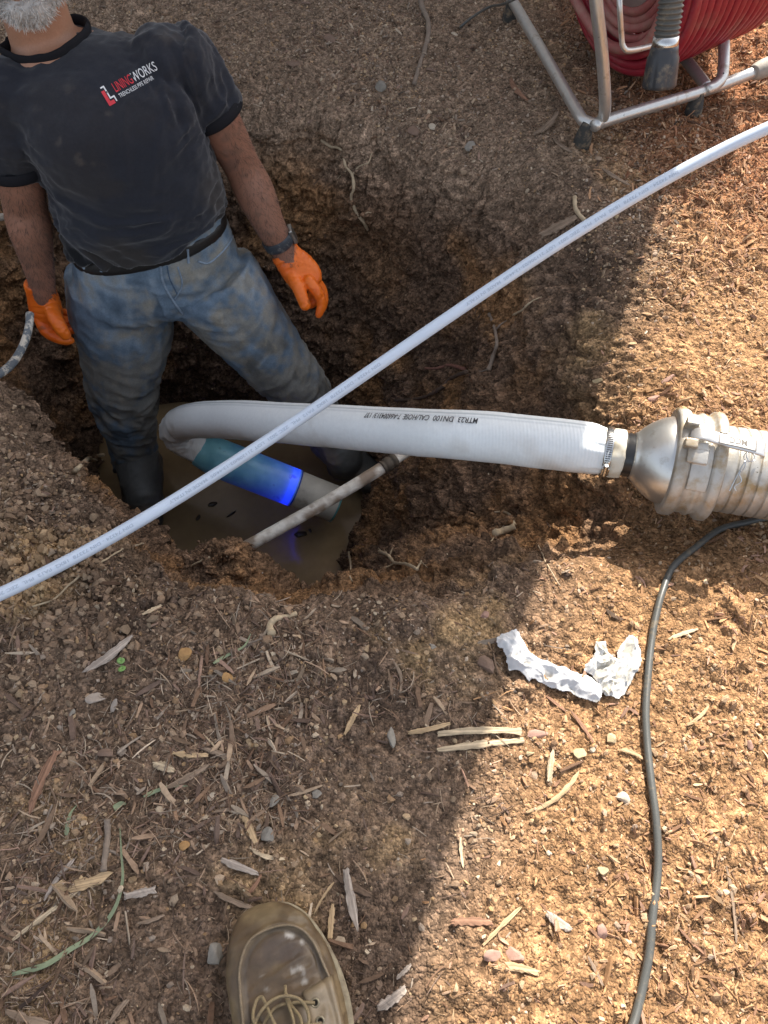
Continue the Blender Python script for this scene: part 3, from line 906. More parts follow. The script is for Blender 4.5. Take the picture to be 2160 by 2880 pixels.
# ---- t-shirt
slR = [(470, 150, 1.45, .066), (530, 200, 1.49, .066), (575, 270, 1.53, .062), (610, 325, 1.565, .0585)]
slL = [(20, 240, 1.44, .066), (-5, 320, 1.46, .066), (25, 410, 1.50, .062), (50, 478, 1.54, .058)]
shirt_me = solid('t_shirt', [loft(torso_rings, k=8), limb(slR, flat=1.05), limb(slL, flat=1.05),
                 ball(U(455, 165, 1.45), (.062, .062, .055)), ball(U(30, 250, 1.44), (.062, .062, .055))], 0.0048, 7, .6)
V, N = get_np(shirt_me)
def aniso(P, along, across_f, along_f, seed, octv=3, warp=.03):
    a = np.asarray(along, float); a /= np.linalg.norm(a)
    Q = P + warp * np.stack([fbm(P, 6, 2, seed + 50 + k) for k in range(3)], 1)
    al = (Q @ a)[:, None] * a
    G = (Q - al) * across_f + al * along_f; s = 0; a_ = 1.0; tt = 0
    for o_ in range(octv):
        n_ = vnoise(G + 17.3 * o_, seed + o_); s = s + a_ * (1 - 2.2 * np.sqrt(n_ * n_ + .03)); tt += a_; a_ *= .38; G = (G @ ROT.T) * 2.03
    return s / tt
low = sstep(.30, .05, V[:, 2])                   # folds gather over the belly
xrel = (V - U(300, 400, 1.53)) @ S_
d_left = S_ * .75 - UP_ * .65; d_hor = S_ * 1.0 - UP_ * .12
w1 = aniso(V, d_left, 26, 5, 401); w2 = aniso(V, d_hor, 34, 5, 402); w3 = aniso(V, UP_ * .9 + S_ * .35, 22, 5, 403)
ls = sstep(.05, -.14, xrel)
disp_ = low * (ls * .0150 * w1 + (1 - ls) * .0120 * w2) + (1 - low) * .0055 * w3 + .0016 * fbm(V, 40, 3, 404) + .006 * fbm(V, 7, 2, 405)
hr_ = V - U(415, 646, 1.745)
liftw = sstep(.02, .13, hr_ @ S_) * sstep(.05, -.02, hr_ @ UP_)
# creases running from each armpit
for cpt, dd in ((U(560, 330, 1.5), S_ * -.8 - UP_ * .5), (U(100, 440, 1.5), S_ * .8 - UP_ * .55), (U(540, 200, 1.44), -UP_)):
    g_ = np.exp(-(((V - cpt) ** 2).sum(1)) / .10 ** 2)
    disp_ = disp_ + g_ * .010 * aniso(V, dd, 40, 6, 406)
V = V + N * disp_[:, None] + UP_ * (.034 * liftw)[:, None]
set_np(shirt_me, V)
pn = fbm(V, 9, 4, 410); pn2 = fbm(V, 30, 3, 411)
base = np.array((0.018, 0.020, 0.028)); mudc = np.array((0.050, 0.042, 0.036)); wet = np.array((0.006, 0.006, 0.007))
c = np.tile(base, (len(V), 1))
c = mix(c, mudc * .7, sstep(.0, .45, pn + .3 * low) * (.25 + .65 * low) * .9)
c = mix(c, wet, sstep(.1, .35, fbm(V, 6, 4, 412)) * low * .9)
c = mix(c, mudc * 1.8, sstep(.35, .6, pn2) * sstep(.1, .5, pn) * .5)
streak = aniso(V, UP_, 60, 8, 413)
c = mix(c, mudc * 1.5, sstep(.3, .6, streak) * sstep(.22, .35, V[:, 2]) * sstep(.10, .2, np.abs(xrel + .03)) * .22)
setcol(shirt_me, c)
def weave(nt, b, tc):
    N = nt.nodes; L = nt.links
    prev = b.inputs['Normal'].links[0].from_socket
    b.inputs['Sheen Weight'].default_value = 0.25; b.inputs['Sheen Roughness'].default_value = .5
M_SHIRT = mat('cotton_jersey', rough=0.9, spec=0.2, attr=True, noise=(180, 0.18), bump=[(500, 0.35, 0.0008), (70, .3, .0015)], extra=weave)
shirt = part('t_shirt', shirt_me, M_SHIRT, man)
bvh_shirt = BVHTree.FromPolygons([tuple(v) for v in V], [tuple(p.vertices) for p in shirt_me.polygons])
def cam_hit(bvh, px, py):
    o = Vector((0, 0, CAM_H)); d = Vector(U(px, py, 1.0)) - o
    h = bvh.ray_cast(o, d.normalized())
    return (np.array(h[0]), np.array(h[1])) if h[0] is not None else (None, None)
# collar: ribbed band round the neckline
t = np.linspace(0, 2 * np.pi, 60)
nc = U(124, 92, 1.42)
ring = []
for a_ in t:
    p = nc + S_ * (.082 * math.cos(a_)) + F_ * (.070 * math.sin(a_)) + UP_ * (-.020 * math.sin(a_) * (1 if math.sin(a_) > 0 else .2) + .0)
    h = bvh_shirt.find_nearest(Vector(p)); q = np.array(h[0]) if h[0] is not None else p
    ring.append(q * .75 + p * .25 + UP_ * .002)
q = spline(np.array(ring[:-1]), 120, closed=True)
Vc, Fc = tube_arrays(q, .011, 12, (0, 0, 1), False, ry=np.full(len(q), .0045))
M_RIB = mat('rib_knit', (0.012, 0.012, 0.015), rough=0.9, spec=.2, bump=[(300, .4, .001)])
part('collar', mesh_np('collar', Vc, Fc), M_RIB, shirt)
for sl, ax in ((slR, None), (slL, None)):
    c0 = U(*sl[-1][:3]); c1 = U(*sl[-2][:3]); T_ = (c0 - c1) / np.linalg.norm(c0 - c1)
    Vh, Fh = lathe(c0 - T_ * .020, T_, [(0, sl[-1][3] + .0015), (.004, sl[-1][3] + .0045), (.018, sl[-1][3] + .0035), (.022, sl[-1][3] + .0015), (.020, sl[-1][3] - .003), (.0, sl[-1][3] - .006)], 40)
    me = mesh_np('sleeve_hem', Vh, Fh); part('sleeve_hem', me, M_RIB, shirt)

def text_mesh(body_, size, bold=0.0, align='LEFT', shear=0.0, sx=1.0, spacing=1.0):
    cu = bpy.data.curves.new('txt', 'FONT'); cu.body = body_; cu.size = size; cu.offset = bold; cu.align_x = align; cu.shear = shear
    cu.space_character = spacing
    cu.resolution_u = 3
    o = bpy.data.objects.new('txt', cu); COL.objects.link(o)
    dg = bpy.context.evaluated_depsgraph_get()
    me = bpy.data.meshes.new_from_object(o.evaluated_get(dg))
    bpy.data.objects.remove(o)
    bm = bmesh.new(); bm.from_mesh(me); bmesh.ops.triangulate(bm, faces=bm.faces)
    V = np.array([v.co[:] for v in bm.verts]).reshape(-1, 3); F = np.array([[v.index for v in f.verts] for f in bm.faces]).reshape(-1, 3)
    bm.free()
    if len(V): V[:, 0] *= sx
    return V, F
# ---- the print on the chest
A_, _ = cam_hit(bvh_shirt, 299, 283); B_, _ = cam_hit(bvh_shirt, 452, 200)
mid_, nm_ = cam_hit(bvh_shirt, 380, 245)
X_ = (B_ - A_); LW = np.linalg.norm(X_); X_ /= LW
nrm = np.cross(S_, UP_); nrm *= np.sign(nrm.dot(F_)); nrm = nrm + 0.3 * UP_; nrm -= X_ * nrm.dot(X_); nrm /= np.linalg.norm(nrm)
Y_ = np.cross(nrm, X_)
def on_shirt(V2, off=.0012):
    out = []
    for a_, b_ in V2[:, :2]:
        p = A_ + X_ * a_ + Y_ * b_ + nrm * .08
        h = bvh_shirt.ray_cast(Vector(p), Vector(-nrm))
        out.append(np.array(h[0]) + nrm * off if h[0] is not None else p - nrm * .08)
    return np.array(out)
M_PW = mat('white_print', (0.75, 0.75, 0.75), rough=0.6); M_PR = mat('red_print', (0.62, 0.035, 0.05), rough=0.6)
k_ = LW / 1.0
def put_text(s, x, y, h, m, bold=0, width=None, nm='print'):
    V, F = text_mesh(s, h, bold)
    if width: V[:, 0] *= width / V[:, 0].max()
    V = V + np.array([x, y, 0])
    return V, F
def seriffed(word, x, y, h, width):
    V, F = put_text(word, x, y, h, None, .0001, width)
    return [(V, F)]
red = []; white = []
red += seriffed('LINING', .20 * k_, .035 * k_, .19 * k_, .335 * k_)
white += seriffed('WORKS', .545 * k_, .035 * k_, .19 * k_, .425 * k_)
white.append(put_text('TRENCHLESS PIPE REPAIR', .215 * k_, -.055 * k_, .082 * k_, None, .0, .63 * k_))
def poly(pts):
    P = np.array([(a_ * k_, b_ * k_, 0) for a_, b_ in pts]); return P
def lshape(x0_, y0_, w, h, tx, ty):
    P = poly([(x0_, y0_), (x0_ + w, y0_), (x0_ + w, y0_ + ty), (x0_ + tx, y0_ + ty), (x0_ + tx, y0_ + h), (x0_, y0_ + h)])
    return P, np.array([[0, 1, 2], [0, 2, 3], [0, 3, 4], [0, 4, 5]])
red.append(lshape(.0, -.085, .115, .22, .055, .055))
def rect(x0_, y0_, x1_, y1_): return poly([(x0_, y0_), (x1_, y0_), (x1_, y1_), (x0_, y1_)]), np.array([[0, 1, 2], [0, 2, 3]])
white += [rect(.068, -.005, .09, .19), rect(.02, .17, .068, .19), rect(.09, -.005, .155, .017), rect(.135, -.07, .155, -.005)]
def serifs():
    pass
for lst, m_ in ((red, M_PR), (white, M_PW)):
    V, F = merge([(v, [f]) for v, f in lst])
    me = mesh_np('chest_print', on_shirt(V), F, smooth=False)
    part('chest_print', me, m_, shirt)

# ---- jeans
jr = [(U(416, 625, 1.73), .166, .108, .100), (U(421, 668, 1.765), .180, .117, .108), (U(438, 750, 1.83), .198, .120, .118), (U(455, 810, 1.875), .205, .112, .118), (U(470, 845, 1.90), .18, .09, .10)]
jl = [(325, 770, 1.855, .118), (338, 860, 1.925, .124), (348, 930, 1.98, .121), (345, 1010, 2.04, .106), (345, 1080, 2.10, .094), (350, 1140, 2.165, .088), (362, 1200, 2.24, .076), (372, 1250, 2.31, .068), (380, 1310, 2.39, .064)]
jrr = [(590, 780, 1.86, .118), (650, 860, 1.92, .112), (705, 930, 1.98, .103), (765, 1000, 2.05, .092), (815, 1060, 2.12, .083), (862, 1115, 2.19, .073), (898, 1180, 2.28, .066), (930, 1240, 2.37, .062)]
jeans_me = solid('jeans', [loft(jr), limb(jl), limb(jrr)], 0.0052, 9, .6)
V, N = get_np(jeans_me)
z = V[:, 2]
axL = U(345, 1130, 2.16) - U(330, 790, 1.87); axR = U(860, 1100, 2.17) - U(600, 790, 1.87)
isR = ((V - U(470, 850, 1.9)) @ S_) > 0
acrossL = np.cross(axL, F_); acrossR = np.cross(axR, F_)
wk = np.where(isR, aniso(V, acrossR + axR * .35, 30, 7, 421), aniso(V, acrossL - axL * .3, 30, 7, 422))
wl = np.where(isR, aniso(V, axR, 20, 4, 423), aniso(V, axL, 20, 4, 424))
knee = np.exp(-((z + .55) / .14) ** 2) + .9 * sstep(-.62, -.75, z)
crot = np.exp(-(((V - U(505, 860, 1.8)) ** 2).sum(1)) / .13 ** 2)
V = V + N * (.0085 * knee * wk + .0045 * wl + .003 * wk + .009 * crot * aniso(V, S_ - UP_ * .4, 34, 7, 425) + .005 * fbm(V, 9, 3, 426))[:, None]
set_np(jeans_me, V)
n1 = fbm(V, 5, 4, 431); n2 = fbm(V, 18, 4, 432); n3 = fbm(V, 60, 3, 433)
blue = np.array((0.125, 0.172, 0.225)); blue2 = np.array((0.23, 0.285, 0.34)); mud = np.array((0.205, 0.185, 0.145)); darkw = np.array((0.05, 0.048, 0.045))
c = mix(blue, blue2, sstep(-.2, .4, n2 + .6 * wl * .3))
c = mix(c, mud, sstep(-.15, .55, n1 + .8 * n2 + .5 * n3 + sstep(-.12, -.45, z) * .34) * .75)
c = mix(c, darkw, sstep(.15, .4, fbm(V, 8, 4, 434) + .2 * n2 - .1) * sstep(-.2, -.35, z) * .7)
c = mix(c, darkw * 1.1, sstep(-.66, -.85, z) * .75)
c = c * (1 + .22 * n3 + .22 * wk + .12 * wl)[:, None]
c = mix(c, np.array((.33, .29, .22)), sstep(.2, .6, aniso(V, (0, 0, 1), 46, 12, 437)) * sstep(.0, .4, n2) * .5)
setcol(jeans_me, np.clip(c, .01, .8))
M_JEAN = mat('muddy_denim', rough=0.9, spec=0.2, attr=True, noise=(260, 0.2), bump=[(600, 0.4, 0.0008), (90, .35, .002)])
jeans = part('jeans', jeans_me, M_JEAN, man)
bvh_j = BVHTree.FromPolygons([tuple(v) for v in V], [tuple(p.vertices) for p in jeans_me.polygons])
M_SEAM = mat('denim_seam', (0.20, 0.25, 0.31), rough=0.9, noise=(120, .3)); M_SEAMD = mat('denim_fold', (0.06, 0.10, 0.16), rough=0.9, noise=(120, .3))
def seam(pts, r, m, off=.0005, nm='seam'):
    P = []
    for a_ in spline(np.array(pts, float), 26):
        h, nn = cam_hit(bvh_j, a_[0], a_[1])
        if h is not None: P.append(h + nn * off * (1 if nn.dot(F_) > 0 else -1))
    if len(P) > 3:
        P = np.array(P)
        tube(nm, P, r, m, jeans, n=len(P), ns=8)
SEAMK = 1
seam([(205, 668), (232, 725), (275, 758), (318, 766), (318, 728)], .0024, M_SEAM)
seam([(212, 650), (243, 712), (285, 744), (315, 750)], .0020, M_SEAM)
seam([(556, 735), (590, 738), (640, 690), (664, 640)], .0024, M_SEAM)
seam([(452, 748), (458, 790), (482, 838), (514, 884)], .0030, M_SEAM, nm='fly')
seam([(470, 748), (478, 785), (500, 830)], .0014, M_SEAMD)
seam([(500, 750), (512, 800), (492, 842)], .0020, M_SEAM)
seam([(335, 716), (340, 745)], .0035, M_SEAM, nm='belt_loop'); seam([(527, 700), (530, 740)], .0035, M_SEAM, nm='belt_loop')
# belt with its buckle
br = [(U(418, 640, 1.742), .168, .112, .104), (U(419, 646, 1.747), .1765, .1175, .108), (U(421, 670, 1.766), .1825, .1215, .111), (U(422, 676, 1.771), .178, .117, .108)]
M_BELT = mat('black_leather', (0.012, 0.010, 0.009), rough=0.5, bump=[(120, .4, .002)])
me = solid('belt', [loft(br, k=4)], .005, 2)
part('belt', me, M_BELT, man)
bb = BVHTree.FromPolygons([v.co[:] for v in me.vertices], [tuple(p.vertices) for p in me.polygons])
h_, n_ = cam_hit(bb, 466, 738)
M_BUCK = mat('buckle_steel', (0.5, 0.48, 0.44), rough=0.3, metal=1.0, noise=(80, .25))
if h_ is not None:
    ux = S_ - n_ * S_.dot(n_); ux /= np.linalg.norm(ux); uy_ = np.cross(n_, ux)
    pts_ = [h_ + n_ * .003 + ux * a + uy_ * b for a, b in ((-.022, -.015), (.018, -.015), (.018, .015), (-.022, .015))]
    q_ = np.array([pts_[0], (pts_[0] + pts_[1]) / 2, pts_[1], (pts_[1] + pts_[2]) / 2, pts_[2], (pts_[2] + pts_[3]) / 2, pts_[3], (pts_[3] + pts_[0]) / 2])
    V_, F_b = tube_arrays(spline(q_, 60, closed=True), .0018, 8, (0, 0, 1), False)
    part('buckle', mesh_np('buckle', V_, F_b), M_BUCK, man)
M_STEEL = mat('dull_steel', (0.45, 0.44, 0.42), rough=0.35, metal=1.0, noise=(80, .25))

# ---- gloves
def glove(wrist, palm, fingers, dt, seed, cuff):
    arr = []
    C = np.array([[*U(p[0], p[1], p[2] + dt), p[3], p[4]] for p in palm]); q = spline(C, 22)
    # palm: flat across the direction given
    up = cuff['wide']
    arr.append(tube_arrays(q[:, :3], q[:, 3], 28, up, True, ry=q[:, 4], power=2.5))
    for f in fingers:
        Cf = np.array([[*U(p[0], p[1], p[2] + dt), p[3]] for p in f]); qf = spline(Cf, 18)
        arr.append(tube_arrays(qf[:, :3], qf[:, 3], 14, (0, 1, 0), True))
        for w_ in (0, -1):
            arr.append(ball(qf[w_, :3], qf[w_, 3] * .97, n=10))
    me = solid('glove', arr, 0.0021, 3, .5)
    V, N = get_np(me)
    w0 = np.exp(-(((V - q[0, :3]) ** 2).sum(1)) / .035 ** 2)
    ax_ = q[3, :3] - q[0, :3]
    cre = aniso(V, np.cross(ax_, (0, 1, .3)), 130, 22, seed, 2, .01)
    V = V + N * (.0011 * cre + .0020 * w0 * cre + .0010 * fbm(V, 45, 2, seed + 3))[:, None]
    set_np(me, V)
    n_ = fbm(V, 20, 3, seed + 7); cc = mix(np.array((0.86, 0.175, 0.012)), np.array((0.78, 0.13, 0.010)), sstep(-.3, .4, n_))
    cc = mix(cc, np.array((0.25, 0.07, 0.02)), sstep(.42, .6, fbm(V, 32, 3, seed + 9)) * .6)
    setcol(me, cc)
    return part('glove', me, M_GLOVE, man)
M_GLOVE = mat('orange_nitrile', rough=0.42, spec=0.5, attr=True, bump=[(900, .3, .0005), (160, .25, .001)])
M_GLOVE.node_tree.nodes['Principled BSDF'].inputs['Subsurface Weight'].default_value = 0.1
M_GLOVE.node_tree.nodes['Principled BSDF'].inputs['Subsurface Radius'].default_value = (0.006, 0.002, 0.0005)
wideR = U(890, 760, 1.87) - U(810, 800, 1.87)
gr = glove(None, [(797, 706, 1.725, .034, .028), (815, 730, 1.735, .038, .026), (838, 756, 1.745, .043, .023), (862, 786, 1.755, .043, .020), (878, 808, 1.762, .030, .017)],
      [[(868, 790, 1.735, .0150), (888, 815, 1.74, .0145), (903, 848, 1.76, .0125), (901, 872, 1.77, .0110), (896, 886, 1.775, .0085)],
       [(880, 785, 1.765, .0150), (903, 812, 1.785, .0135), (910, 845, 1.80, .0120), (906, 866, 1.805, .0105)],
       [(880, 790, 1.79, .0145), (893, 815, 1.82, .0130), (884, 848, 1.84, .0118), (874, 856, 1.835, .0108)],
       [(870, 795, 1.81, .0135), (880, 818, 1.84, .0120), (872, 840, 1.855, .0108), (864, 846, 1.85, .0098)],
       [(822, 776, 1.740, .0180), (838, 806, 1.735, .0165), (850, 835, 1.738, .0150), (858, 858, 1.745, .0138)]], .13, 501, dict(wide=wideR))
wideL = U(165, 850, 1.8) - U(90, 850, 1.8)
gl = glove(None, [(110, 796, 1.60, .033, .027), (117, 824, 1.62, .034, .027), (126, 856, 1.64, .037, .026), (132, 888, 1.66, .036, .024), (132, 908, 1.675, .028, .020)],
      [[(112, 895, 1.655, .0150), (130, 930, 1.665, .0150), (160, 950, 1.675, .0135), (184, 957, 1.68, .0115), (198, 957, 1.685, .009)],
       [(140, 905, 1.70, .0150), (168, 922, 1.715, .0135), (198, 927, 1.725, .0120), (216, 929, 1.725, .0105)],
       [(148, 890, 1.715, .0145), (172, 902, 1.735, .0132), (198, 904, 1.745, .0120), (214, 905, 1.745, .0108)],
       [(148, 875, 1.73, .0132), (168, 880, 1.75, .0120), (186, 882, 1.76, .0110), (198, 883, 1.76, .0098)],
       [(146, 870, 1.625, .0170), (158, 900, 1.615, .0165), (172, 924, 1.62, .0150), (184, 942, 1.63, .0130)]], .18, 511, dict(wide=wideL))

# ---- wrist watch
wc = U(782, 676, 1.830); wt = U(797, 703, 1.852) - U(762, 640, 1.80); wt /= np.linalg.norm(wt)
M_BAND = mat('watch_strap', (0.035, 0.042, 0.052), rough=0.55, dirt=((0.22, 0.21, 0.19), 60, .55, .7), bump=[(200, .3, .001)])
Vw, Fw = lathe(wc - wt * .013, wt, [(0, .0345), (0, .0365), (.004, .0380), (.022, .0375), (.026, .0355), (.026, .0330)], 48)
band = part('watch_strap', mesh_np('watch_strap', Vw, Fw), M_BAND, man)
sdir = S_ - wt * S_.dot(wt); sdir /= np.linalg.norm(sdir); sdir = sdir + .1 * F_; sdir -= wt * sdir.dot(wt); sdir /= np.linalg.norm(sdir)
me = solid('watch_case', [box_arrays(wc + sdir * .0385, wt * .019, np.cross(sdir, wt) * .016, sdir * .0045)], .0018, 3)
part('watch_case', me, M_STEEL, man)

# ---- rubber boots
def gumboot(top, ankle, heel, toe, rtop, lbl):
    fwd = toe - heel; fwd[2] = 0; fwd /= np.linalg.norm(fwd); side = np.cross(fwd, (0, 0, 1))
    sole_z = toe[2]
    arr = []
    q = spline(np.array([[*top, rtop], [*((top + ankle) / 2), rtop * .93], [*ankle, .056], [*(ankle + (0, 0, -.05)), .052]]), 24)
    arr.append(tube_arrays(q[:, :3], q[:, 3], 28, fwd, True))
    L = np.linalg.norm((toe - heel)[:2])
    rings = [(-.02, .030, .020, .050), (.01, .040, .045, .05), (.30, .045, .055, .055), (.55, .050, .045, .04), (.78, .052, .036, .032), (.93, .042, .030, .026), (1.0, .022, .020, .02)]
    D = np.array([[*(heel + fwd * L * s + np.array([0, 0, zc])), rx, rz] for s, rx, rz, zc in rings])
    q = spline(D, 30)
    arr.append(tube_arrays(q[:, :3], q[:, 4], 24, (0, 0, 1), True, ry=q[:, 3], power=2.6))
    me = solid('rubber_boot', arr, .004, 6)
    V, N = get_np(me)
    V = V + N * (.005 * aniso(V, side, 22, 5, 601) * sstep(sole_z + .05, sole_z + .12, V[:, 2]) + .002 * fbm(V, 30, 3, 602))[:, None]
    V[:, 2] = np.maximum(V[:, 2], sole_z)
    set_np(me, V)
    c = mix(np.array((0.075, 0.075, 0.07)), np.array((0.15, 0.12, 0.09)), sstep(-.1, .5, fbm(V, 11, 4, 603)))
    c = mix(c, np.array((0.02, 0.018, 0.016)), sstep(sole_z + .13, sole_z + .03, V[:, 2]) * .8)
    setcol(me, c)
    return part('rubber_boot', me, M_BOOTR, man, lbl)
M_BOOTR = mat('muddy_rubber', rough=0.55, spec=.5, attr=True, noise=(90, .2), bump=[(150, .3, .0015)])
fz = -DEPTH + .035
gumboot(U(388, 1285, 2.34), UZ(405, 1395, fz + .10), UZ(392, 1400, fz), UZ(428, 1505, fz), .070, None)
gumboot(U(925, 1225, 2.32), UZ(965, 1288, fz + .13), UZ(948, 1300, fz + .03), UZ(1075, 1380, fz + .03), .068, None)
# ------------------------------------------------------------------ picking points of the ground that lie under a photo pixel (used to set things down on it)
_vi = np.where(VIS)[0]
_q = Tmain[_vi] - np.array([0, 0, CAM_H])
_d = _q[:, 1] * cp - _q[:, 2] * sp
_px = 1080 + 2160 * _q[:, 0] / _d; _py = 1440 - 2160 * (_q[:, 1] * sp + _q[:, 2] * cp) / _d
def gp(px, py, lift=0.0, full=False):
    r = 7.0
    while True:
        m = np.where((np.abs(_px - px) < r) & (np.abs(_py - py) < r))[0]
        if len(m): break
        r *= 1.7
        if r > 400: return UZ(px, py, 0) if not full else (UZ(px, py, 0), np.array([0, 0, 1.0]))
    d0 = _d[m].min(); m = m[_d[m] < d0 + 0.03]
    k = _vi[m[np.argmin((_px[m] - px) ** 2 + (_py[m] - py) ** 2)]]
    n = TNf[k]; p = U(px, py, _d[m].mean())
    # slide along the sight line on to the local surface
    o = np.array([0, 0, CAM_H]); dr = U(px, py, 1.0) - o
    den = dr.dot(n)
    if abs(den) > .15: p = o + dr * ((Tmain[k] - o).dot(n) / den)
    p = p + n * lift
    return (p, n) if full else p

# ------------------------------------------------------------------ the lining hose with its coupling
HP = [(1728, 1276, 1.327, .0422), (1700, 1270, 1.335, .0418), (1672, 1265, 1.342, .0445), (1640, 1258, 1.35, .0456), (1540, 1247, 1.375, .0464), (1400, 1232, 1.415, .0470), (1250, 1220, 1.46, .0466), (1100, 1211, 1.54, .0463),
      (950, 1200, 1.63, .0463), (800, 1190, 1.735, .0465), (700, 1183, 1.82, .0468), (620, 1180, 1.90, .0470), (550, 1183, 1.97, .0465), (505, 1196, 2.035, .0435), (497, 1224, 2.095, .0385), (540, 1254, 2.14, .0410), (600, 1280, 2.18, .0440), (660, 1308, 2.2, .0440)]
H3 = np.array([[*U(a, b, c), r] for a, b, c, r in HP])
hq = spline(H3, 420)
hT, hN, hB = frames(hq[:, :3], (0, 0, 1))
hs = np.r_[0, np.cumsum(np.linalg.norm(np.diff(hq[:, :3], axis=0), axis=1))]
NSH = 64
Vh, Fh = tube_arrays(hq[:, :3], hq[:, 3], NSH, (0, 0, 1), False)
cen = np.repeat(hq[:, :3], NSH, 0); nr = (Vh - cen); nr /= np.linalg.norm(nr, axis=1)[:, None]
sv_ = np.repeat(hs, NSH); av = np.tile(np.linspace(0, 2 * np.pi, NSH, endpoint=False), len(hq))
Ltot = hs[-1]
# gathers near the clamp, kinks on the inside of the bend
gath = np.exp(-((sv_ - .020) / .022) ** 2) * np.abs(np.sin(av * 7 + 1.3 * np.sin(av * 3))) * .0035
s_b = np.interp(13.6, np.arange(len(HP)), np.interp(np.linspace(0, 1, len(HP)), np.linspace(0, 1, len(hs)), hs))
ib = int(np.argmin(hq[:, 0])); sb = hs[ib]
kink = np.exp(-((sv_ - sb) / .07) ** 2)
Vh = Vh - nr * gath[:, None] + nr * (kink * .007 * fbm(np.stack([sv_ * 42, np.cos(av) * 1.2, np.sin(av) * 1.2], 1), 1, 2, 701, ridge=True))[:, None] + nr * (.0016 * fbm(Vh, 10, 3, 702))[:, None]
cc = np.tile(np.array((0.76, 0.785, 0.785)), (len(Vh), 1))
tail = sstep(sb - .22, sb + .02, sv_)
cc = mix(cc, np.array((0.68, 0.65, 0.60)), tail * .7)
cc = mix(cc, np.array((0.36, 0.27, 0.18)), sstep(.25, .6, fbm(Vh, 16, 4, 703)) * (.18 + .5 * tail))
low_ = sstep(.2, .9, -np.cos(av - np.radians(-60) - np.pi) * 0 + np.cos(av - np.radians(230)))
cc = mix(cc, np.array((0.42, 0.33, 0.24)), low_ * sstep(.0, .5, fbm(Vh, 9, 3, 704)) * .5)
def stripe(a0, w, colr, amt):
    global cc
    m = np.exp(-((((np.degrees(av) + 180) % 360 - 180) - a0) / w) ** 4)
    cc = mix(cc, np.array(colr), m * amt)
stripe(16, 2.6, (0.30, 0.35, 0.38), .75); stripe(6, 4.0, (0.45, 0.50, 0.53), .5)
def weave_ribs(nt, b, tc):
    N = nt.nodes; L = nt.links
    w = N.new('ShaderNodeTexWave'); w.wave_type = 'BANDS'; w.bands_direction = 'X'; w.inputs['Scale'].default_value = 55; w.inputs['Distortion'].default_value = .6
    w.inputs['Detail'].default_value = 1
    L.new(tc.outputs['Object'], w.inputs['Vector'])
    bp = N.new('ShaderNodeBump'); bp.inputs['Strength'].default_value = .25; bp.inputs['Distance'].default_value = .0008
    L.new(w.outputs['Fac'], bp.inputs['Height'])
    L.new(b.inputs['Normal'].links[0].from_socket, bp.inputs['Normal']); L.new(bp.outputs[0], b.inputs['Normal'])
M_HOSE = mat('coated_felt', rough=0.42, spec=.45, attr=True, noise=(120, .05), bump=[(70, .2, .001)], extra=weave_ribs)
hose = thing('lining_hose', 'fat white lining hose running over the pit from the silver coupling to the blue-lit pipe', 'hose', tuple(H3[5, :3] - (0, 0, .05)))
part('hose_body', mesh_np('hose_body', Vh, Fh, np.clip(cc, 0, .8)), M_HOSE, hose)
def wrap_text(s_start, ang0, V2, off, hq=hq, hs=hs, hN=hN, hB=hB, up_sign=-1):
    """x of the lettering runs along the tube, y round it"""
    out = []
    for x, y in V2[:, :2]:
        s = s_start + x
        c = np.array([np.interp(s, hs, hq[:, k]) for k in range(3)]); r = np.interp(s, hs, hq[:, 3])
        n = np.array([np.interp(s, hs, hN[:, k]) for k in range(3)]); b = np.array([np.interp(s, hs, hB[:, k]) for k in range(3)])
        a = ang0 + up_sign * y / r
        out.append(c + (n * math.cos(a) + b * math.sin(a)) * (r + off))
    return np.array(out)
M_INK = mat('black_ink', (0.03, 0.03, 0.035), rough=.6)
V2, F2 = text_mesh('MTR23  DN100  CAL/HOSE  7-A66004313/ 137', .0165, .0002, shear=.0, sx=1.0)
i0 = int(np.argmin(np.linalg.norm(hq[:, :3] - U(1352, 1228, 1.42), axis=1))); i1 = int(np.argmin(np.linalg.norm(hq[:, :3] - U(1058, 1208, 1.565), axis=1)))
V2[:, 0] *= (hs[i1] - hs[i0]) / V2[:, 0].max()
part('printing', mesh_np('printing', wrap_text(hs[i0], math.radians(0), V2, .0022), F2[:, ::-1], smooth=False), M_INK, hose)
V2, F2 = text_mesh('QM08', .010, .0001)
i2 = int(np.argmin(np.linalg.norm(hq[-80:, :3] - U(588, 1275, 2.17), axis=1))) + len(hq) - 80
part('printing', mesh_np('printing', wrap_text(hs[i2] - .006, math.radians(100), V2, .003, up_sign=1), F2, smooth=False), M_INK, hose)

# coupling, everything turned round one axis
cA = U(1700, 1269, 1.335); cB = U(2150, 1337, 1.290)
cx = (cB - cA) / np.linalg.norm(cB - cA)
M_ALU = mat('cast_aluminium', (0.50, 0.48, 0.44), rough=.48, metal=.55, spec=.5, noise=(25, .1),
            dirt=[((0.36, 0.26, 0.14), 20, .48, .66), ((0.28, 0.24, 0.19), 7, .45, .7), ((0.06, 0.045, 0.03), 60, .68, .72)], bump=[(250, .25, .0012), (30, .15, .002)])
M_SPUN = mat('spun_aluminium', (0.60, 0.60, 0.58), rough=.34, metal=.9, noise=(18, .08), dirt=((0.40, 0.36, 0.30), 40, .58, .75), bump=[(160, .15, .0008)])
M_BLK = mat('black_rubber', (0.015, 0.015, 0.016), rough=.32, spec=.6, bump=[(80, .3, .001)])
M_CUFF = mat('cream_hose_cuff', (0.60, 0.56, 0.47), rough=.45, dirt=((0.45, 0.38, 0.26), 30, .5, .7), bump=[(60, .3, .002)])
M_CLAMP = mat('bright_steel', (0.58, 0.58, 0.57), rough=.22, metal=1, noise=(60, .2))
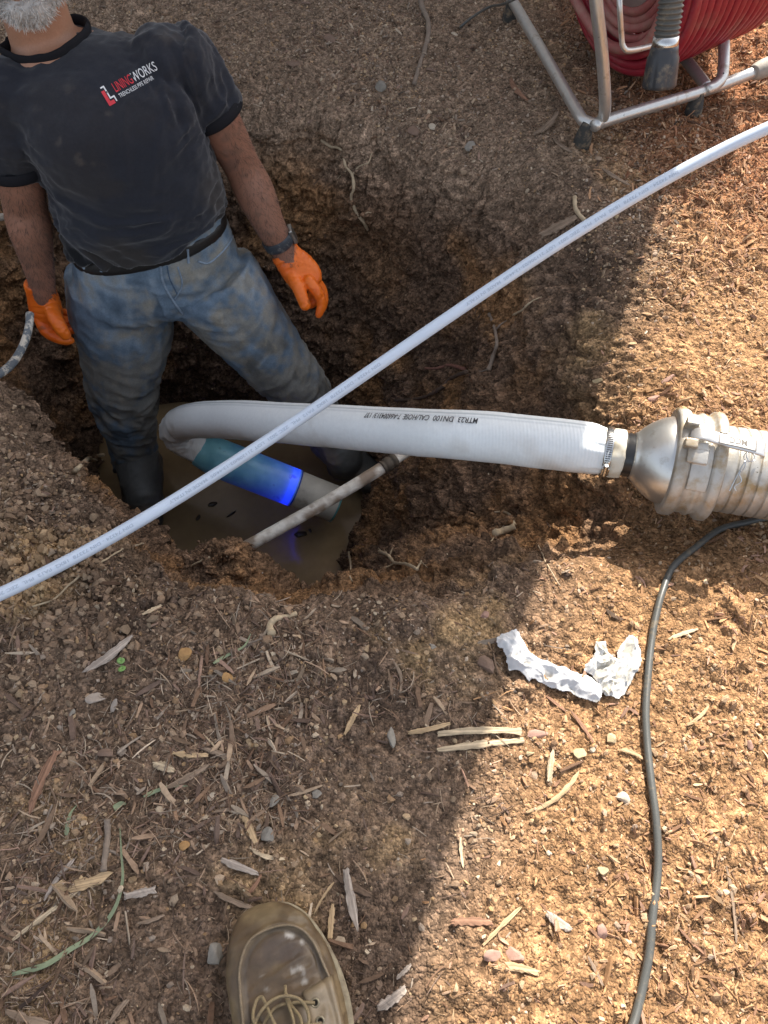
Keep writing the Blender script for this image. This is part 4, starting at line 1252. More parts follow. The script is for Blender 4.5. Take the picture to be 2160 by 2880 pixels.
def LA(name, prof, m, parent=hose, ns=96, wob=None):
    V, F = lathe(cA, cx, prof, ns)
    if wob: V = wob(V)
    return part(name, mesh_np(name, V, F), m, parent)
def wobcuff(V):
    ang = np.arctan2((V - cA) @ np.cross(cx, (0, 0, 1)), (V - cA)[:, 2]); s = (V - cA) @ cx
    ax = cA + s[:, None] * cx; n = V - ax; L_ = np.linalg.norm(n, axis=1)[:, None] + 1e-9
    return V + n / L_ * (.0018 * np.sin(ang * 9) * sstep(.032, .008, s) + .0012 * fbm(V, 40, 2, 711))[:, None] + cx * (.002 * fbm(V, 50, 2, 712) * sstep(.024, .030, s))[:, None]
LA('hose_cuff', [(-.004, .0405), (.004, .0395), (.010, .0415), (.018, .0428), (.026, .0425), (.0305, .0418), (.0315, .0395), (.029, .037)], M_CUFF, wob=wobcuff)
clamp = LA('hose_clamp', [(-.003, .0415), (-.003, .0430), (-.001, .0437), (.008, .0437), (.010, .0430), (.010, .0415)], M_CLAMP)
ca0 = np.array([0, 0, 1.0]) - cx * cx[2]; ca0 /= np.linalg.norm(ca0); cb0 = np.cross(cx, ca0)
def CP(s, r, deg):
    a = math.radians(deg); return cA + cx * s + (ca0 * math.cos(a) + cb0 * math.sin(a)) * r
def CD(deg): a = math.radians(deg); return ca0 * math.cos(a) + cb0 * math.sin(a)
sg_ = 1 if cb0[1] < 0 else -1            # positive degrees turn towards the camera
# band slots and the worm housing
arr = []
for k in range(17):
    dg_ = sg_ * (-22 + k * 5.0)
    arr.append(box_arrays(CP(.0035, .0438, dg_), cx * .0042, CD(dg_) * .0008, np.cross(cx, CD(dg_)) * .0008))
part('band_teeth', mesh_np('band_teeth', *merge(arr), smooth=False), mat('dark_slots', (.05, .05, .05), rough=.5), clamp)
dg_ = sg_ * 80
me = solid('screw_housing', [box_arrays(CP(.0035, .0475, dg_), cx * .0068, CD(dg_) * .0045, np.cross(cx, CD(dg_)) * .008),
                             tube_arrays(np.array([CP(.0035, .0505, dg_ - sg_ * 16), CP(.0035, .0505, dg_ + sg_ * 12)]), .0048, 16)], .0012, 2)
part('screw_housing', me, M_CLAMP, clamp)
LA('rubber_sleeve', [(.022, .030), (.022, .0372), (.027, .0380), (.036, .0368), (.0375, .0380), (.044, .0372), (.0455, .0382), (.052, .0378), (.053, .036)], M_BLK)
LA('reducer_cone', [(.046, .036), (.0465, .0398), (.050, .0412), (.056, .0475), (.063, .0545), (.071, .0610), (.080, .0670), (.090, .0720), (.101, .0755), (.113, .0775)], M_SPUN)
collar = LA('coupling_collar', [(.104, .070), (.104, .0885), (.106, .0915), (.112, .0925), (.121, .0920), (.125, .0895), (.129, .0845), (.141, .0840), (.144, .0870), (.149, .0875), (.152, .0845),
                                (.160, .0845), (.163, .0900), (.166, .0925), (.172, .0930), (.178, .0925), (.181, .0890), (.183, .074)], M_ALU)
ribs = [(.180, .072)]
s_ = .187
k = 0
while s_ < .62:
    r_ = .0725
    ribs += [(s_, r_), (s_ + .0130, r_ + .0010), (s_ + .0142, r_ - .0035), (s_ + .0162, r_ - .0035), (s_ + .0170, r_)]
    s_ += .0172
LA('ribbed_sleeve', ribs, M_ALU)
def sector(s0, s1, r0, r1, d0, d1, n=16):
    V = []
    for d in np.linspace(d0, d1, n):
        for s, r in ((s0, r0), (s0, r1), (s1, r1), (s1, r0)): V.append(CP(s, r, d * sg_))
    V = np.array(V); F = [(i * 4 + j, i * 4 + (j + 1) % 4, (i + 1) * 4 + (j + 1) % 4, (i + 1) * 4 + j) for i in range(n - 1) for j in range(4)]
    F += [(0, 3, 2, 1), ((n - 1) * 4, (n - 1) * 4 + 1, (n - 1) * 4 + 2, (n - 1) * 4 + 3)]
    return V, [np.array(F)]
for side_, nm in ((22, 'cam_boss'), (202, 'cam_boss')):
    me = solid(nm, [sector(.128, .160, .080, .0895, side_ - 8, side_ + 44), sector(.118, .150, .080, .0975, side_ - 2, side_ + 14)], .0016, 5)
    part(nm, me, M_ALU, collar)
def lever(deg):
    ears = []
    for e in (-13, 9):
        ears += [sector(.110, .148, .082, .0985, deg + e - 4, deg + e + 4, 4), sector(.110, .130, .09, .1080, deg + e - 4, deg + e + 4, 4)]
    me = solid('cam_ear', ears, .0014, 4)
    part('cam_ear', me, M_ALU, collar)
    L_ = [(.120, .095), (.127, .1015), (.138, .1050), (.149, .1025), (.158, .1010), (.175, .1030), (.195, .1035), (.214, .1025), (.227, .1000), (.231, .0945), (.2305, .0890)]
    P = spline(np.array([CP(s, r, (deg - 2 + (s - .12) * 52) * sg_) for s, r in L_]), 60)
    wd = np.interp(np.linspace(0, 1, 60), [0, .12, .3, .40, .5, .93, 1], [.007, .011, .010, .0105, .0135, .0135, .012])
    V, F = tube_arrays(P, .0026, 16, CD(deg * sg_), True, ry=wd, power=5)
    lv = part('lever_arm', mesh_np('lever_arm', V, F, smooth=True), M_CLAMP2, collar)
    # recessed panel with the cast letters
    s0, s1 = .161, .216
    fr = []
    aa = lambda s, dy, h: CP(s, np.interp(s, [q[0] for q in L_], [q[1] for q in L_]) + h, (deg - 2 + (s - .12) * 52) * sg_) + np.cross(cx, CD(deg * sg_)) * dy * sg_
    for (p, q_) in (((s0, -.0095), (s1, -.0095)), ((s0, .0095), (s1, .0095)), ((s0, -.0095), (s0, .0095)), ((s1, -.0095), (s1, .0095))):
        n = 8; pts = np.array([aa(p[0] + (q_[0] - p[0]) * t_, p[1] + (q_[1] - p[1]) * t_, .0028) for t_ in np.linspace(0, 1, n)])
        fr.append(tube_arrays(pts, .0007, 6))
    part('lever_rim', mesh_np('lever_rim', *merge(fr)), M_GROOVE, lv)
    V2, F2 = text_mesh('MCC', .0145, .0002); V2[:, 0] *= .027 / V2[:, 0].max()
    V3 = np.array([aa(.203 - x, .0050 - y, .0030) for x, y in V2[:, :2]])
    part('cast_letters', mesh_np('cast_letters', V3, F2, smooth=False), M_GROOVE, lv)
    e = aa(.214, .013, -.002)
    dn = np.cross(cx, CD(deg * sg_)) * sg_
    for rr_, off_, ax_ in ((.0085, 0, .3), (.0080, .002, -.35)):
        t = np.linspace(0, 2 * np.pi, 28)
        pts = np.array([e + dn * (.006 + rr_ * math.cos(a)) + (cx * math.cos(ax_) + CD(deg * sg_) * math.sin(ax_)) * rr_ * math.sin(a) * .9 + cx * (off_ - .006) for a in t])
        tube('split_ring', pts, .0009, M_CLAMP, lv, n=28, ns=8)
    pin0 = e + dn * .014 - cx * .012
    b1 = [pin0, pin0 + dn * .012 - cx * .004, pin0 + dn * .030 - cx * .010, pin0 + dn * .046 - cx * .014]
    b2 = [pin0 + cx * .001, pin0 + dn * .010 + cx * .001, pin0 + dn * .020 - cx * .005, pin0 + dn * .030 + cx * .000, pin0 + dn * .038 - cx * .008, pin0 + dn * .044 - cx * .004]
    drop = lambda L: [p + CD((deg + 30) * sg_) * .001 - CD(deg * sg_) * max(0, ((p - e).dot(dn)) - .0) ** 2 * 6.5 for p in L]
    V, F = merge([tube_arrays(spline(np.array(drop(b1)), 24), .0010, 8), tube_arrays(spline(np.array(drop(b2)), 40), .0010, 8)])
    part('cotter_pin', mesh_np('cotter_pin', V, F), M_CLAMP, lv)
M_CLAMP2 = mat('cast_lever', (0.60, 0.59, 0.57), rough=.36, metal=.8, noise=(60, .15), bump=[(200, .2, .001)])
M_GROOVE = mat('dark_relief', (0.16, 0.14, 0.12), rough=.6)  # one dark tone for the lever's panel outline and letters
lever(10); lever(190)
# the big flexible hose joining from the upper right
big = part('suction_hose', mesh_np('suction_hose', *lathe(U(2095, 1185, 1.40), U(2330, 1060, 1.45) - U(2095, 1185, 1.40), [(0, .05)] + [(.006 * i, .062 + .004 * (i % 2)) for i in range(1, 60)], 48)), M_ALU, hose)
bpy.data.objects.remove(big)

# ------------------------------------------------------------------ the sewer pipe with the cured liner
pA = U(588, 1278, 2.165); pB = U(945, 1418, 2.265); pd = (pB - pA); pL = np.linalg.norm(pd); pd /= pL
pm = pL * .655                                            # where the liner ends and the bare pipe begins
pipe = thing('sewer_pipe', 'sewer pipe at the bottom of the pit, half teal with a glowing blue end', 'pipe', tuple(pB - (0, 0, .07)))
M_PIPE = mat('dirty_grey_pvc', (0.50, 0.47, 0.40), rough=.55, noise=(14, .18), dirt=((0.14, 0.11, 0.08), 18, .55, .75), bump=[(120, .2, .001)])
def PL(name, prof, m, C0=None, ns=56):
    prof = [(q_, r_ * .86) for q_, r_ in prof]
    V, F = lathe(pA, pd, prof, ns); return part(name, mesh_np(name, V, F), m, pipe)
PL('pipe_body', [(pm - .002, .060), (pm, .0625), (pL - .004, .0625), (pL, .0615), (pL, .052), (pL - .02, .050), (pL - .02, .001)], M_PIPE)
PL('liner_rim', [(pL - .003, .0645), (pL + .002, .0645), (pL + .002, .0520), (pL - .003, .0520)], mat('teal_plastic', (0.10, 0.30, 0.30), rough=.4))
M_TEAL = bpy.data.materials.new('teal_liner'); M_TEAL.use_nodes = True
nt = M_TEAL.node_tree; bb_ = nt.nodes['Principled BSDF']; bb_.inputs['Roughness'].default_value = .35
nz = nt.nodes.new('ShaderNodeTexNoise'); nz.inputs['Scale'].default_value = 26; nz.inputs['Detail'].default_value = 6
tcn = nt.nodes.new('ShaderNodeTexCoord'); nt.links.new(tcn.outputs['Object'], nz.inputs['Vector'])
cr = nt.nodes.new('ShaderNodeValToRGB'); cr.color_ramp.elements[0].position = .3; cr.color_ramp.elements[0].color = (.13, .36, .36, 1)
cr.color_ramp.elements[1].position = .62; cr.color_ramp.elements[1].color = (.24, .54, .53, 1)
e_ = cr.color_ramp.elements.new(.72); e_.color = (.03, .07, .07, 1)
nt.links.new(nz.outputs['Fac'], cr.inputs['Fac']); nt.links.new(cr.outputs['Color'], bb_.inputs['Base Color'])
tr = nt.nodes.new('ShaderNodeBsdfTranslucent'); tr.inputs['Color'].default_value = (.25, .55, .85, 1)
ms = nt.nodes.new('ShaderNodeMixShader'); ms.inputs[0].default_value = .2
nt.links.new(bb_.outputs[0], ms.inputs[1]); nt.links.new(tr.outputs[0], ms.inputs[2]); nt.links.new(ms.outputs[0], nt.nodes['Material Output'].inputs['Surface'])
PL('liner', [(-.035, .0500), (-.012, .056), (.008, .061), (.022, .0645), (.035, .0650), (pm + .004, .0650)], M_TEAL)
M_UV = bpy.data.materials.new('blue_lamp'); M_UV.use_nodes = True
b_ = M_UV.node_tree.nodes['Principled BSDF']; b_.inputs['Base Color'].default_value = (0, 0, 0, 1); b_.inputs['Emission Color'].default_value = (.012, .03, 1, 1); b_.inputs['Emission Strength'].default_value = 4
PL('blue_lamp', [(pm - .022, .0560), (pm - .022, .0590), (pm - .001, .0615), (pm - .001, .0560)], M_UV, ns=48)
V, F = lathe(pA, pd, [(pm + .0035, .0655), (pm + .0035, .0605)], 56)
PL('liner_edge', [(pm + .004, .0653), (pm + .0075, .0648), (pm + .0075, .0627)], mat('painted_glow_edge', (.05, .08, .5), rough=.5))  # lamp glow painted as a blue base colour; this edge emits nothing

# ------------------------------------------------------------------ long white tube across the picture
TP = [(-160, 1742, 1.12), (0, 1668, 1.15), (180, 1580, 1.18), (390, 1466, 1.22), (590, 1345, 1.26), (781, 1225, 1.29), (985, 1085, 1.31), (1172, 955, 1.32), (1300, 863, 1.32), (1432, 770, 1.32), (1627, 653, 1.31), (1745, 572, 1.305), (1868, 501, 1.30), (2000, 440, 1.285), (2160, 371, 1.27), (2400, 265, 1.25)]
_tp = np.array(TP, float); _cy = np.polyfit(_tp[:, 0] / 1000, _tp[:, 1], 4); _ct = np.polyfit(_tp[:, 0] / 1000, _tp[:, 2], 3)
tq = np.array([[*U(a, np.polyval(_cy, a / 1000), np.polyval(_ct, a / 1000)), .0102] for a in np.linspace(-160, 2400, 24)][::-1])
tq = spline(tq, 400); tT, tN, tB = frames(tq[:, :3], (0, 0, 1)); ts = np.r_[0, np.cumsum(np.linalg.norm(np.diff(tq[:, :3], axis=0), axis=1))]
M_PA = mat('white_plastic_tube', (0.56, 0.63, 0.73), rough=.3, spec=.5, noise=(12, .04))
M_PA.node_tree.nodes['Principled BSDF'].inputs['Subsurface Weight'].default_value = .15
M_PA.node_tree.nodes['Principled BSDF'].inputs['Subsurface Radius'].default_value = (.01, .01, .012)
ptube = thing('plastic_tube', 'thin bluish white plastic tube slanting across the whole pit from lower left to upper right', 'tube', tuple(tq[200, :3]))
V, F = tube_arrays(tq[:, :3], tq[:, 3], 28, (0, 0, 1), True)
part('tube_wall', mesh_np('tube_wall', V, F), M_PA, ptube)
M_INKL = mat('pale_ink', (0.38, 0.44, 0.53), rough=.6)
for px_, py_, tt in ((1900, 487, 1.30), (1066, 1029, 1.315), (372, 1476, 1.22)):
    i0 = int(np.argmin(np.linalg.norm(tq[:, :3] - U(px_, py_, tt), axis=1)))
    V2, F2 = text_mesh('DIN 74324 - DIN 73378  18X2  PA12  PHL  ZEC 2021  LOT 211206/03-13:44:05  MADE IN ITALY', .0068, 0.0001)
    V2[:, 0] *= .42 / V2[:, 0].max()
    keep = V2[:, 0] < ts[-1] - ts[i0] - .01
    if not keep.all():
        F2 = F2[np.all(keep[F2], axis=1)]
    part('printing', mesh_np('printing', wrap_text(ts[i0], math.radians(-30), V2, .0004, tq, ts, tN, tB), F2[:, ::-1], smooth=False), M_INKL, ptube)

# ------------------------------------------------------------------ muddy conduit under the hose, cable ends
CPT = [(1330, 1180, 2.02), (1230, 1222, 1.90), (1130, 1278, 1.80), (1095, 1303, 1.785), (1000, 1362, 1.765), (900, 1422, 1.745), (800, 1478, 1.725), (718, 1524, 1.715), (610, 1582, 1.74)]
cq = spline(np.array([[*U(a, b, c), .0142] for a, b, c in CPT]), 160)
V, F = tube_arrays(cq[:, :3], cq[:, 3], 20, (0, 0, 1), True)
V = V + .0006 * np.stack([fbm(V, 60, 2, s) for s in (1, 2, 3)], 1)
c = mix(np.array((0.74, 0.70, 0.62)), np.array((0.22, 0.145, 0.09)), sstep(.08, .34, fbm(V, 26, 4, 721) + .12) * .85)
c = mix(c, np.array((0.30, 0.22, 0.15)), sstep(-.1, .3, fbm(V, 70, 3, 722)) * .35)
conduit = thing('conduit', 'mud-smeared white conduit crossing the pit below the white tube', 'pipe', tuple(cq[90, :3]))
part('pipe_body', mesh_np('pipe_body', V, F, c), mat('muddy_pvc', rough=.55, attr=True, noise=(120, .15), bump=[(200, .3, .001)]), conduit)
ic = int(np.argmin(np.linalg.norm(cq[:, :3] - U(1092, 1306, 1.785), axis=1)))
V, F = lathe(cq[ic, :3], frames(cq[:, :3])[0][ic], [(-.020, .0142), (-.020, .0165), (-.010, .0168), (-.009, .0150), (-.004, .0150), (-.003, .0168), (.008, .0168), (.010, .0150), (.014, .0150), (.015, .0165), (.020, .0160), (.020, .0142)], 24)
part('joint', mesh_np('joint', V, F), mat('muddy_joint', (0.09, 0.07, 0.05), rough=.7, noise=(60, .4)), conduit)
M_CABL = mat('silt_streaked_cable', (0.10, 0.115, 0.13), rough=.5, dirt=((0.50, 0.45, 0.38), 55, .47, .56), bump=[(150, .3, .001)])
o = tube('cable_end', [U(-70, 1075, 1.40), U(0, 1050, 1.45), U(40, 1015, 1.50), U(68, 965, 1.54), U(82, 915, 1.56), U(84, 882, 1.57)], [.0082, .0082, .0080, .0080, .0078, .0080], M_CABL, n=50, ns=14)
tag(o, 'short grey cable stub smeared with white silt, rising beside the gloved hand on the left', 'cable')
o = tube('pipe_stub', [U(-120, 612, 1.80), U(-10, 612, 1.86), U(30, 605, 1.90)], [.009, .009, .0085], mat('chalky_root', (0.42, 0.38, 0.32), rough=.8, dirt=((0.15, 0.1, 0.07), 40, .5, .7)), n=20, ns=12)
tag(o, 'chalky white pipe stub poking out behind the elbow at the left edge', 'pipe')

# ------------------------------------------------------------------ black cable on the right
KC = [(2330, 1440), (2250, 1448), (2160, 1462), (2090, 1472), (2020, 1500), (1955, 1545), (1895, 1600), (1862, 1665), (1840, 1740), (1828, 1810), (1818, 1900), (1814, 2000), (1818, 2100), (1828, 2200), (1840, 2290), (1846, 2390), (1843, 2480), (1834, 2580), (1824, 2680), (1804, 2780), (1778, 2870), (1750, 2960)]
kp = np.array([UZ(a, b, .012 + .004 * math.sin(a * .03)) for a, b in KC])
for i_, (a, b) in enumerate(KC):
    if b < 2900 and a < 2230: kp[i_] = gp(a, b, .0055)
kp[:, 2] = np.convolve(np.r_[kp[0, 2], kp[:, 2], kp[-1, 2]], [.25, .5, .25], 'valid') + .001
M_CAB = mat('dusty_black_cable', (0.075, 0.076, 0.070), rough=.42, spec=.5, dirt=((0.16, 0.13, 0.09), 60, .55, .7), bump=[(120, .2, .0008)])
o = tube('rubber_cable', kp, .0057, M_CAB, n=200, ns=16)
tag(o, 'dusty black rubber cable curving down the sunny right side from behind the coupling', 'cable')
# ------------------------------------------------------------------ hose reel at the upper right
M_TUBE = mat('galvanised_tube', (0.62, 0.61, 0.58), rough=.36, metal=.75, noise=(30, .12), dirt=[((0.30, 0.25, 0.18), 30, .56, .72), ((0.05, 0.045, 0.04), 65, .665, .69)], bump=[(120, .2, .0008)])
M_RUB = mat('dusty_rubber_foot', (0.045, 0.045, 0.043), rough=.75, dirt=((0.20, 0.15, 0.10), 50, .5, .65), bump=[(100, .3, .001)])
reel = thing('hose_reel', 'hose reel on a bent steel tube frame with red hose wound on its drum', 'hose reel', tuple(UZ(1830, 300, 0)))
zb = .060
bl = UZ(1660, 352, zb); brr = UZ(2035, 236, zb); hd = UZ(2200, 180, zb + .01)
r_t = .0138
def T(nm, pts, r=r_t, parent=reel, n=50): return tube(nm, pts, r, M_TUBE, parent, n=n, ns=18)
T('base_rail', [UZ(1420, -45, zb), UZ(1440, 0, zb), UZ(1545, 178, zb), UZ(1628, 322, zb), UZ(1648, 342, zb - .002), UZ(1676, 350, zb)], n=60)
T('front_rail', [UZ(1668, 352, zb), UZ(1760, 322, zb), UZ(1990, 252, zb), UZ(2110, 208, zb + .003), hd + (0.02, .02, 0)])
T('cross_rail', [UZ(1990, 246, zb), UZ(1885, 110, zb), UZ(1790, -20, zb)])
# the two hoops that carry the drum
def above(p, dx, dy, z): return np.array([p[0] + dx, p[1] + dy, z])
T('front_hoop', [UZ(1672, 354, zb + .006), UZ(1692, 338, zb + .004), U(1702, 295, 1.78), U(1694, 160, 1.68), U(1676, 0, 1.58), U(1660, -140, 1.52), U(1700, -300, 1.55)], n=60)
T('rear_hoop', [UZ(1985, 252, zb + .006), UZ(2012, 240, zb + .008), U(2034, 200, 1.90), U(2036, 60, 1.90), U(2034, -60, 1.90), U(2000, -220, 1.90)], n=60)
T('hose_guide', [U(1741, -80, 1.55), U(1743, 20, 1.57), U(1748, 100, 1.62), U(1752, 128, 1.635), U(1772, 142, 1.65), U(1860, 122, 1.72), U(1950, 98, 1.80), U(1978, 82, 1.84), U(1985, 40, 1.90)], r=.0058, n=80)
grip = tube('handle_grip', [UZ(2118, 205, zb + .006), UZ(2135, 198, zb + .006), UZ(2165, 186, zb + .008), UZ(2230, 165, zb + .012)], [.0165, .0215, .0235, .024], mat('grey_grip', (0.30, 0.27, 0.23), rough=.7, noise=(50, .2), bump=[(90, .3, .001)]), reel, n=30, ns=20)
for (px_, py_) in ((1632, 405), (1432, 55), (1952, 320), (1800, 15)):
    p = UZ(px_, py_, .0)
    tp_ = {1632: UZ(1652, 350, zb), 1432: UZ(1440, 5, zb), 1952: UZ(1965, 262, zb), 1800: UZ(1800, -8, zb)}[px_]
    b = p.copy(); b[2] = -.004; b = b * .6 + np.array([tp_[0], tp_[1], -.004]) * .4
    tube('rubber_foot', [tp_ + (0, 0, .004), tp_ * .6 + b * .4, tp_ * .25 + b * .75, b], [.012, .0185, .021, .0215], M_RUB, reel, n=20, ns=20)
# drum of red hose
dc = np.array([.704, 2.09, .281]); ax = np.array([.86, .50, .06]); ax /= np.linalg.norm(ax)
up_ = np.array([0, 0, 1.]) - ax * ax[2]; up_ /= np.linalg.norm(up_); sd_ = np.cross(ax, up_)
M_RED = mat('red_rubber_hose', (0.27, 0.016, 0.030), rough=.42, spec=.45, noise=(16, .14), dirt=((0.30, 0.10, 0.085), 14, .5, .75), bump=[(90, .15, .0008)])
M_PINK = mat('dusty_red_hose', (0.30, 0.085, 0.075), rough=.6, noise=(20, .2), dirt=((0.30, 0.17, 0.13), 18, .45, .7), bump=[(90, .2, .001)])
coil = []; rng3 = np.random.default_rng(5)
hr = .0108; Rr = .226
turns = 15
t = np.linspace(0, 2 * np.pi * turns, turns * 60)
pos = (t / (2 * np.pi) - turns / 2) * hr * 1.98
P = dc + ax * pos[:, None] + (np.cos(t)[:, None] * up_ + np.sin(t)[:, None] * sd_) * (Rr + .0012 * np.sin(t * 1.3))[:, None]
V, F = tube_arrays(P, hr, 12, (0, 0, 1), True)
wound = part('wound_hose', mesh_np('wound_hose', V, F), M_RED, reel)
arr = []; arr2 = []
for lay in range(1, 8):
    rad = Rr - lay * hr * 1.75
    tt_ = np.linspace(0, 2 * np.pi, 90)
    wob_ = rng3.uniform(-.004, .004); tl = rng3.uniform(-.012, .012); ph_ = rng3.uniform(0, 6)
    for kx in range(2 if lay < 3 else 1):
        offx = -turns / 2 * hr * 1.98 - .004 + lay * .0045 + kx * hr * 2
        C = dc + ax * (offx + tl * np.cos(tt_ + ph_))[:, None] + (np.cos(tt_)[:, None] * up_ + np.sin(tt_)[:, None] * sd_) * (rad + wob_)
        (arr if lay < 4 else arr2).append(tube_arrays(C, hr * 1.02, 12, (0, 0, 1), False))
part('inner_coils', mesh_np('inner_coils', *merge(arr)), M_RED, reel)
part('inner_coils', mesh_np('inner_coils', *merge(arr2)), M_PINK, reel)
# a slack dusty strand crossing the face of the coil
sl_ = []
for a_, rr_, o_ in ((-.9, .195, -.176), (-.3, .165, -.182), (.25, .165, -.184), (.9, .17, -.178), (1.5, .15, -.16)):
    an = math.pi - a_
    sl_.append(dc + ax * o_ + (math.cos(an) * up_ + math.sin(an) * sd_) * rr_)
tube('slack_strand', sl_, hr * 1.15, M_PINK, reel, n=50, ns=14)
V, F = lathe(dc - ax * .150, ax, [(0, 0), (0, .085), (.012, .088), (.285, .088), (.29, .12), (.29, 0)], 48)
part('drum', mesh_np('drum', V, F), M_TUBE, reel)
V, F = lathe(dc - ax * .24, ax, [(0, .001), (0, .014), (.48, .014), (.48, .001)], 20)
part('axle', mesh_np('axle', V, F), M_TUBE, reel)
# corrugated hose hanging in front, with a black nozzle
q0 = U(1893, -140, 1.42); q1 = U(1888, 0, 1.46); q2 = U(1873, 108, 1.50)
cqv = spline(np.array([q0, q1, q2]), 200)
ds = np.r_[0, np.cumsum(np.linalg.norm(np.diff(cqv, axis=0), axis=1))]
rad = .0225 + .0020 * np.sin(ds / .0086 * 2 * np.pi)
lead = thing('suction_hose', 'ribbed grey suction hose with a black nozzle hanging in front of the red coil', 'hose', tuple(q2))
V, F = tube_arrays(cqv, rad, 32, (0, 1, 0), True)
part('ribbed_hose', mesh_np('ribbed_hose', V, F), mat('dusty_grey_rubber', (0.105, 0.10, 0.088), rough=.7, dirt=((0.22, 0.18, 0.13), 40, .5, .7), bump=[(150, .2, .001)]), lead)
dn_ = cqv[-1] - cqv[-8]; dn_ /= np.linalg.norm(dn_)
V, F = lathe(q2, dn_, [(-.004, .0215), (-.004, .0248), (.012, .0252), (.014, .0242), (.014, .018)], 40)
part('steel_ring', mesh_np('steel_ring', V, F), M_CLAMP, lead)
V, F = lathe(q2, dn_, [(.012, .020), (.013, .0262), (.020, .0268), (.028, .0282), (.033, .0308), (.054, .0318), (.078, .0332), (.083, .0330), (.086, .0303), (.086, .0275), (.070, .0255)], 64)
ang = np.tile(np.linspace(0, 2 * np.pi, 64, endpoint=False), 11)
s = (V - q2) @ dn_; rad_v = V - (q2 + s[:, None] * dn_); ln = np.linalg.norm(rad_v, axis=1)[:, None]
V = V - rad_v / ln * (np.clip(np.cos(ang * 7), .6, 1)[:, None] - .6) * .006 * sstep(.03, .04, s)[:, None]
part('nozzle', mesh_np('nozzle', V, F), mat('scuffed_black_plastic', (0.035, 0.037, 0.042), rough=.45, dirt=[((0.20, 0.16, 0.11), 26, .52, .66)], bump=[(90, .2, .001)]), lead)
# thin wire by the back foot of the reel
o = tube('thin_wire', [gp(1293, 84, .006), gp(1330, 62, .012), gp(1380, 34, .02), U(1425, 8, 2.06), U(1520, -40, 2.0)], .0035, M_CAB, n=40, ns=8)
tag(o, 'thin dark wire on the ground left of the hose reel frame', 'wire')
# ------------------------------------------------------------------ the photographer's boot
BO = np.array([-.152, .076, .0]); BO[2] = g_at(-.16, 0.0) - .002
ba = math.radians(19); RB = np.array([[math.cos(ba), -math.sin(ba), 0], [math.sin(ba), math.cos(ba), 0], [0, 0, 1]])
def BW(V): return (np.asarray(V) * np.array([1.07, 1, 1])) @ RB.T + BO
wr = thing('work_boot', 'scuffed brown leather work boot with yellow laces at the bottom edge', 'boot', tuple(BO + RB @ np.array([0, -.15, 0])))
# footprint: y back from toe, half widths left and right
fy = np.array([0, -.006, -.018, -.036, -.062, -.095, -.13, -.165, -.20, -.24, -.275, -.298, -.305])
fl = np.array([.004, .022, .038, .050, .0595, .0640, .0620, .056, .046, .040, .038, .026, .004])
fr = np.array([.004, .020, .033, .044, .0530, .0605, .0625, .058, .050, .043, .039, .026, .004])
def outline(sc, off=0):
    q = np.linspace(0, 1, 60)
    yy = -.305 * (1 - np.cos(q * np.pi)) / 2
    L_ = np.interp(-yy, -fy, fl); R_ = np.interp(-yy, -fy, fr)
    k = np.hanning(7)[1:-1]; k /= k.sum()
    pts = np.vstack([np.c_[-(L_) * sc - off, yy], np.c_[(R_ * sc + off)[::-1], yy[::-1]]])
    cy = -.152; pts[:, 1] = cy + (pts[:, 1] - cy) * (1 + off * 3.2)
    pts = np.vstack([pts[-3:], pts, pts[:3]])
    for _ in range(3): pts[1:-1] = .25 * pts[:-2] + .5 * pts[1:-1] + .25 * pts[2:]
    return pts[3:-3]
def stack(levels):
    V = []; n = None
    for sc, off, z in levels:
        o = outline(sc, off); n = len(o); V.append(np.c_[o, np.full(n, z)])
    m = len(levels); V = np.vstack(V + [[[0, -.15, levels[0][2]]], [[0, -.15, levels[-1][2]]]])
    i = np.arange(m - 1)[:, None] * n; j = np.arange(n)[None, :]; j2 = (j + 1) % n
    F = np.stack([i + j, i + j2, i + n + j2, i + n + j], -1).reshape(-1, 4)
    jj = np.arange(n); jn = (jj + 1) % n
    T_ = np.concatenate([np.stack([np.full(n, m * n), jn, jj], 1), np.stack([np.full(n, m * n + 1), (m - 1) * n + jj, (m - 1) * n + jn], 1)])
    return V, [F, T_]
M_SOLE = mat('pale_crepe_sole', (0.30, 0.25, 0.165), rough=.8, noise=(70, .25), dirt=((0.16, 0.115, 0.07), 40, .48, .66), bump=[(160, .4, .0015)])
V, F = stack([(1, .001, 0), (1, .004, .004), (1, .0045, .020), (1, .0035, .026), (1, .0005, .0275)])
part('sole', mesh_np('sole', BW(V), F), M_SOLE, wr)
secs = [(-.000, .010, .030, .004), (-.006, .030, .040, .012), (-.020, .043, .053, .022), (-.042, .053, .0645, .03), (-.070, .0605, .0715, .03), (-.105, .0630, .0760, .03), (-.140, .0610, .086, .03),
        (-.170, .0560, .100, .03), (-.200, .050, .120, .03)]
D = np.array([[ (np.interp(-y, -fy, fr) - np.interp(-y, -fy, fl)) * .5, y, (zt + .018) / 2, (zt - .018) / 2, hw] for y, hw, zt, _ in secs])
q = spline(np.array([[a, b, c, d, e] for a, b, c, d, e in D]), 50)
arr = [tube_arrays(q[:, :3], q[:, 3], 40, (0, 0, 1), True, ry=q[:, 4] * .985, power=2.35)]
sh = np.array([[0, -.245, .03, .045, .055], [0, -.240, .08, .043, .055], [0, -.235, .12, .042, .056], [0, -.235, .17, .044, .058], [0, -.238, .21, .047, .060]])
qs = spline(sh, 30); arr.append(tube_arrays(qs[:, :3], qs[:, 4], 32, (0, 1, 0), True, ry=qs[:, 3]))
hs_ = spline(np.array([[0, -.16, .055, .038, .050], [0, -.22, .055, .038, .042], [0, -.28, .045, .030, .036], [0, -.300, .04, .02, .02]]), 16)
arr.append(tube_arrays(hs_[:, :3], hs_[:, 3], 32, (0, 0, 1), True, ry=hs_[:, 4]))
